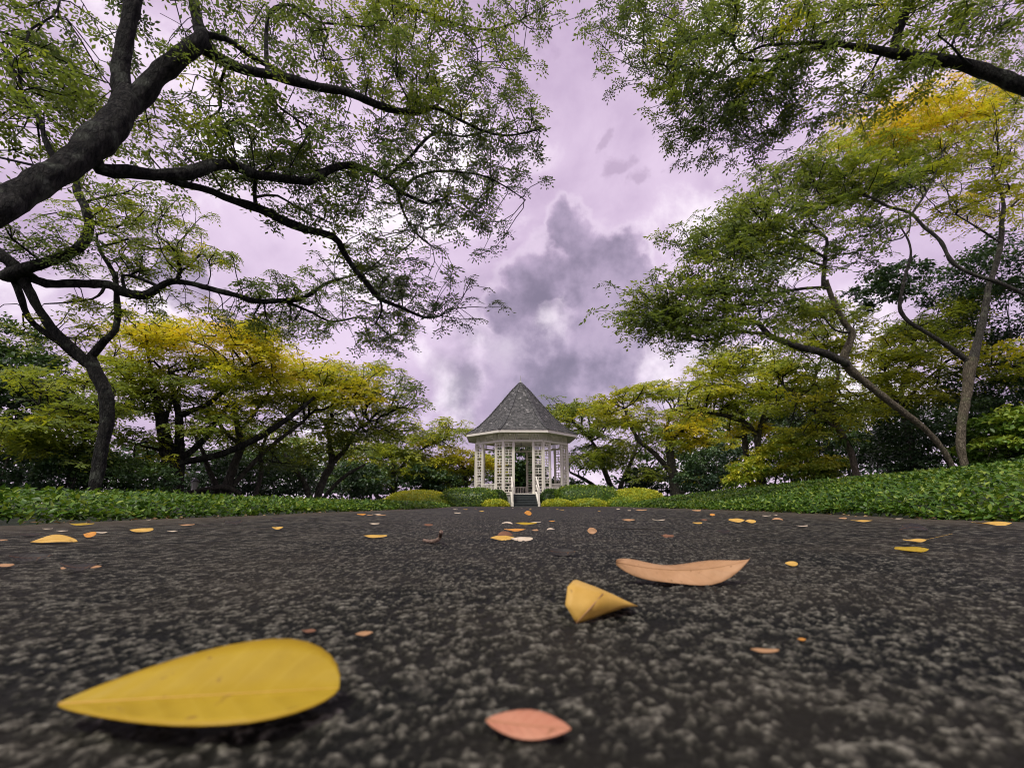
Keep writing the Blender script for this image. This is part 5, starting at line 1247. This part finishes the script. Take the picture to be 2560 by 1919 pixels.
# --- the near leaves
leaf(512, 1738, 635, 'yellow', 'big smooth yellow leaf lying nearest the lens at lower left', ratio=0.46, rot=0.16, roll=0.34, bend=0.0, fold=0.30, twist=0.0, shape='obovate', ruffle=0.002, seed=1, zc=0.006)
leaf(1706, 1432, 338, 'tan', 'long curled tan leaf casting a dark shadow right of centre', ratio=0.27, rot=0.03, roll=0.5, bend=0.08, fold=-0.25, twist=-0.25, shape=1.0, ruffle=0.022, seed=2, zc=0.0075)
def folded_leaf():
    import bmesh
    def q7(x, y, z): return hit(1280 + x / 1.728, 1250 + y / 1.728, z)[0]
    TL, LF, BT, MT, LM, TP = q7(240, 372, .0165), q7(230, 452, .009), q7(278, 531, .0012), q7(392, 404, .0125), q7(410, 488, .0035), q7(544, 456, .0045)
    ML_ = (MT + BT) / 2 + Vector((0, -.0035, .001))          # the crease stands towards the lens
    BK, BK2 = q7(300, 388, .004) + Vector((0, .012, 0)), q7(470, 440, .0015) + Vector((0, .008, 0))
    root = empty('fallen_leaf', (BT.x, BT.y, 0)); O = root.location
    me = bpy.data.meshes.new('blade')
    me.from_pydata([tuple(p - O) for p in (TL, LF, BT, MT, LM, TP, ML_, BK, BK2)], [], [(0, 1, 6, 3), (1, 2, 6), (3, 6, 4, 5), (6, 2, 4), (0, 3, 8, 7), (3, 5, 8)])
    bm = bmesh.new(); bm.from_mesh(me)
    bmesh.ops.subdivide_edges(bm, edges=bm.edges[:], cuts=3, use_grid_fill=True, smooth=0.35)
    bmesh.ops.solidify(bm, geom=bm.faces[:], thickness=0.0003)
    bm.to_mesh(me); bm.free()
    for p in me.polygons: p.use_smooth = True
    link('blade', me, ML['gold'], root)
    b = MB(); b.tube([tuple(p - O + Vector((0, -.0003, .0002))) for p in (MT, ML_, BT)], [.00025, .0003, .0002], 5); b.build('midrib', ML['tan'], root, True)
    tag(root, 'folded golden leaf standing on edge at centre right', 'leaf')
folded_leaf()
leaf(1319, 1770, 208, 'pink', 'small salmon pink leaf near the bottom centre', ratio=0.42, rot=-0.22, roll=0.35, bend=0.02, fold=0.12, twist=0.1, shape=0.95, ruffle=0.004, seed=4)
leaf(1908, 1592, 66, 'tan', 'tiny pale tan leaf scrap right of the folded golden leaf', ratio=0.25, rot=-0.1, seed=5)
leaf(775, 1547, 36, 'brown', 'tiny reddish scrap above the big yellow leaf', ratio=0.5, seed=6)
leaf(912, 1555, 36, 'tan', 'tiny tan scrap right of the reddish scrap', ratio=0.4, rot=0.5, seed=7)
leaf(2000, 1566, 18, 'orange', 'tiny orange crumb above the pale tan scrap', ratio=0.6, seed=8)
leaf(1977, 1399, 27, 'gold', 'small golden leaf tip right of the curled tan leaf', ratio=0.6, roll=0.6, seed=9)
# --- left group  (second zoom: 0.3165 px per unit from (0,1180))
def zl(x, y): return (x * 0.31646, 1180 + y * 0.31646)
def LL(x, y, ln, *a, **k): return leaf(*zl(x, y), ln * 0.31646, *a, **k)
LL(425, 525, 335, 'gold', 'long arched pale golden leaf at the left edge of the path', ratio=.32, roll=.5, bend=-.06, rot=0.1, twist=.2)
LL(715, 490, 100, 'orange', 'curled orange leaf right of the long arched golden leaf', ratio=.6, roll=.75, rot=math.pi, bend=.1)
LL(650, 404, 190, 'yellow', 'flat yellow leaf at the border of the left ground cover', ratio=.35, roll=.2, rot=0.05)
LL(1120, 450, 190, 'gold', 'golden leaf with orange tip left of centre, above rough asphalt', ratio=.38, roll=.38, rot=math.pi, bend=.05)
LL(1050, 358, 62, 'yellow', 'bright yellow leaf standing upright against the left ground cover', ratio=.8, roll=1.1)
LL(1175, 366, 45, 'pale', 'tiny pale leaf beside the upright yellow leaf', ratio=.4)
LL(806, 460, 95, 'pale', 'whitish leaf just behind the curled orange leaf', ratio=.35, roll=.2, rot=0)
LL(495, 447, 85, 'pale', 'whitish sliver of leaf above the long arched golden leaf', ratio=.3, roll=.15, rot=0.1)
LL(378, 431, 75, 'pale', 'thin pale sliver below the left ground cover corner', ratio=.25, roll=.15, rot=0.15)
LL(1365, 449, 80, 'pale', 'small pale leaf right of the golden leaf with orange tip', ratio=.3, roll=.2, rot=0.1)
LL(1475, 406, 130, 'tan', 'half buried tan leaf near the left path edge', ratio=.3, roll=.2, rot=math.pi)
LL(1620, 411, 90, 'dark', 'flat black leaf right of the half buried tan leaf', ratio=.3, roll=.12)
LL(1845, 400, 150, 'dark', 'ragged black curled leaf on the left half of the path', ratio=.35, roll=.35, bend=.1, ruffle=.04)
LL(2190, 378, 130, 'dark', 'thick black leaf farther along the left path edge', ratio=.4, roll=.4)
LL(2195, 433, 90, 'gold', 'golden upturned leaf below the thick black leaf', ratio=.4, roll=.5, bend=.12)
LL(245, 480, 140, 'dark', 'dark leaf lying behind the long arched golden leaf', ratio=.35, roll=.15)
LL(28, 513, 85, 'tan', 'tan leaf cut by the left picture edge, upper one', ratio=.35, roll=.2, rot=0)
LL(60, 697, 130, 'tan', 'tan leaf cut by the left picture edge, lower one', ratio=.36, roll=.4, rot=0)
LL(250, 660, 230, 'dark', 'long dark curled leaf beside the lower tan leaf at the left edge', ratio=.36, roll=.5, rot=0.5, bend=.1)
LL(640, 725, 300, 'dark', 'dark curled leaf with two tan tips at lower left', ratio=.26, roll=.3, rot=0.05, bend=.12, ruffle=.02)
LL(515, 716, 50, 'tan', 'left tan tip of the dark curled leaf', ratio=.6, roll=.6, rot=0)
LL(755, 708, 80, 'tan', 'right tan tip of the dark curled leaf', ratio=.4, roll=.5, rot=0.4)
leaf(152, 1262, 22, 'gold', 'orange leaf caught on top of the left ground cover', ratio=.45, roll=.4, zc=0.12)
leaf(2, 1257, 16, 'gold', 'golden leaf caught in the ground cover at the left picture edge', ratio=.6, roll=.7, zc=0.12)
# --- centre group (first zoom: 0.36166 per unit from (900,1180))
def LC(x, y, ln, *a, **k): return leaf(zx(x), zy(y), ln * 0.36166, *a, **k)
LC(108, 430, 160, 'gold', 'flat golden leaf left of the broken twig', ratio=.34, roll=.3, rot=0.05)
LC(472, 357, 62, 'brown', 'small brown curled leaf behind the broken twig', ratio=.5, roll=.4)
LC(100, 347, 66, 'pale', 'small pale leaf farther behind the flat golden leaf', ratio=.4, roll=.25)
LC(985, 447, 165, 'gold', 'golden leaf at the left of the leaf pile in the centre', ratio=.4, roll=.45, rot=0.25, bend=.03)
LC(1005, 424, 110, 'brown', 'dark brown leaf curled on the central leaf pile', ratio=.5, roll=.5, rot=0.2, bend=-.12, zc=0.016)
LC(1115, 452, 160, 'pale', 'pale yellow leaf at the right of the central leaf pile', ratio=.38, roll=.4, rot=math.pi - .1)
LC(1070, 390, 150, 'orange', 'orange tan leaf behind the central leaf pile', ratio=.3, roll=.3, rot=-.05)
LC(1145, 350, 155, 'yellow', 'deep yellow leaf farther behind the central pile', ratio=.3, roll=.3, rot=.1)
LC(1015, 345, 80, 'pale', 'pale humped leaf left of the deep yellow leaf', ratio=.4, roll=.25, bend=-.1)
LC(1212, 336, 80, 'pale', 'thin pale leaf touching the deep yellow leaf', ratio=.25, roll=.15)
LC(1160, 292, 50, 'orange', 'upright orange leaf in line with the pavilion steps', ratio=.7, roll=.9)
LC(1210, 388, 45, 'tan', 'tiny tan curled leaf right of the orange tan leaf', ratio=.5, roll=.4)
LC(1320, 382, 60, 'pale', 'small humped pale leaf right of centre', ratio=.4, roll=.3, bend=-.1)
LC(1605, 408, 66, 'tan', 'tan leaf standing upright right of centre', ratio=.75, roll=1.05, bend=.05)
LC(1855, 326, 90, 'tan', 'pinkish tan leaf lying farther right of centre', ratio=.35, roll=.35, rot=-.2)
LC(2125, 430, 80, 'brown', 'reddish brown crumpled leaf near the dark stick', ratio=.45, roll=.5, ruffle=.05)
LC(1400, 543, 180, 'dark', 'dark brown leaf curled like a boat right of centre', ratio=.4, roll=.5, bend=.08, rot=-.1)
LC(1940, 262, 85, 'tan', 'tan and dark leaf pair far along the path', ratio=.3, roll=.3)
LC(2065, 322, 80, 'pale', 'flat pale sliver right of the pinkish tan leaf', ratio=.2, roll=.15)
LC(10, 290, 55, 'orange', 'orange leaf near the left bed, far along the path', ratio=.4, roll=.4)
LC(1325, 330, 40, 'orange', 'tiny orange crumb beside the dark patch beyond the pile', ratio=.4, roll=.3)
# --- right group (third zoom: 0.29837 per unit from (1900,1100))
def LR(x, y, ln, *a, **k): return leaf(1900 + x * .29837, 1100 + y * .29837, ln * .29837, *a, **k)
LR(1262, 895, 270, 'yellow', 'boat shaped yellow leaf on the right of the path', ratio=.36, roll=.35, rot=-.05, bend=.08, fold=.4)
LR(1290, 822, 200, 'gold', 'slim golden leaf with long pale stalk on the right', ratio=.26, roll=.35, rot=math.pi + .05, stalk=1.1)
LR(1295, 735, 245, 'dark', 'black humped leaf at the right of the path', ratio=.42, roll=.35, rot=0, bend=-.1)
LR(1940, 700, 300, 'gold', 'long golden twisted leaf at the far right path edge', ratio=.26, roll=.3, rot=-.08, twist=.9)
LR(145, 657, 88, 'tan', 'humped peach leaf near the right bed', ratio=.42, roll=.4, bend=-.1)
LR(850, 670, 135, 'gold', 'flat pale golden leaf below the right bank', ratio=.3, roll=.25)
LR(692, 648, 60, 'tan', 'small peach leaf against the right bed', ratio=.45, roll=.4)
LR(350, 704, 100, 'pale', 'thin white leaf right of the humped peach leaf', ratio=.25, roll=.15)
LR(1145, 649, 75, 'pale', 'flat whitish leaf at the foot of the right bank', ratio=.25, roll=.15)
LR(45, 627, 80, 'pale', 'whitish leaf above the humped peach leaf', ratio=.25, roll=.2)
LR(505, 576, 48, 'orange', 'peach leaf standing in the right ground cover edge', ratio=.7, roll=1.0, zc=.03)
LR(588, 570, 50, 'gold', 'golden leaf standing in the right ground cover edge', ratio=.6, roll=.8, zc=.03)
LR(990, 560, 65, 'yellow', 'yellow leaf caught in the right ground cover', ratio=.4, roll=.5, zc=.04)
leaf(1280 + 970 / 1.728, 1250 + 88 / 1.728, 37, 'gold', 'golden yellow tilted leaf nearest the right bed corner', ratio=.45, roll=.55, rot=-.2)
leaf(1280 + 1030 / 1.728, 1250 + 91 / 1.728, 26, 'gold', 'small golden leaf right of the tilted golden leaf', ratio=.55, roll=.6)
leaf(1280 + 800 / 1.728, 1250 + 94 / 1.728, 29, 'gold', 'pale golden leaf left of the tilted golden leaf', ratio=.38, roll=.3)
leaf(1280 + 826 / 1.728, 1250 + 81 / 1.728, 20, 'brown', 'rust brown leaf behind the pale golden leaf', ratio=.4, roll=.3)
leaf(1280 + 866 / 1.728, 1250 + 63 / 1.728, 12, 'orange', 'tiny orange red leaf before the right bed', ratio=.6, roll=.8)
leaf(1280 + 910 / 1.728, 1250 + 133 / 1.728, 38, 'dark', 'dark curled leaf below the golden pair on the right', ratio=.4, roll=.5, bend=.06)
leaf(1740 + 1 , 1250 + 26, 22, 'tan', 'tan leaf lying where the right bed begins', ratio=.4, roll=.4)
# far scatter: nothing sets these apart
rs = random.Random(5)
GF = 'tiny pale leaves strewn along the far path'
for k in range(24):
    y = rs.uniform(2.6, 11); x = rs.uniform(float(edge_left(y)) + .1, float(edge_right(y)) - .1)
    v = Vector((x, y, 0)); t_ = y
    # project to a pixel only to reuse the leaf builder
    zc_ = CP * y - SP * CAM_H; px_ = 1280 + FPX * x / zc_; py_ = 959.5 + FPX * (SP * y + CP * CAM_H) / zc_
    leaf(px_, py_, rs.uniform(.035, .065) / zc_ * FPX, rs.choice(['pale', 'tan', 'gold', 'pale']), 'tiny pale fallen leaf far along the path', GF, ratio=rs.uniform(.3, .5), roll=rs.uniform(.15, .45), rot=rs.uniform(-.5, .5))

# broken twig and thin sticks
M_TWIG = plain_mat('twig_bark', (0.22, 0.16, 0.12), 0.8, 0.2, 0.5, 120, 0.6, 400)
M_STICK = plain_mat('dark_stick', (0.03, 0.028, 0.025), 0.8, 0.2, 0.3, 90)
def stick(name, label, pts, rads, mat, cat='twig'):
    ps = [hit(zx(x), zy(y), z)[0] for x, y, z in pts]
    root = empty(name, (ps[0].x, ps[0].y, 0))
    arr = catmull([(*(p - root.location), r) for p, r in zip(ps, rads)], 0.004)
    b = MB(); b.tube([tuple(a[:3]) for a in arr], [float(a[3]) * (1 + 0.18 * math.sin(i * 1.7)) for i, a in enumerate(arr)], 8)
    b.build('wood', mat, root, True)
    return tag(root, label, cat)
stick('broken_twig', 'crooked broken twig on the asphalt left of centre', [(440, 470, .004), (490, 478, .0045), (530, 470, .006), (552, 450, .008), (556, 430, .014), (560, 414, .020)], [.0022, .0026, .0028, .0027, .0025, .0026], M_TWIG)
stick('thin_stick', 'long thin dark stick lying across the path right of centre', [(1730, 386, .002), (1850, 390, .003), (2000, 393, .003), (2110, 398, .002)], [.0007, .0012, .001, .0006], M_STICK)
for lb, lst in LABELS.items():
    if len(lst) > 1 and not all(g for _, g in lst): print('DUP LABEL', lb, lst[:3])
print(TREE_STATS, sum(s[1] for s in TREE_STATS))
print('tris', sum(sum(len(p.vertices) - 2 for p in me.polygons) if len(me.polygons) < 300 else len(me.polygons) * (len(me.polygons[0].vertices) - 2) for me in bpy.data.meshes))
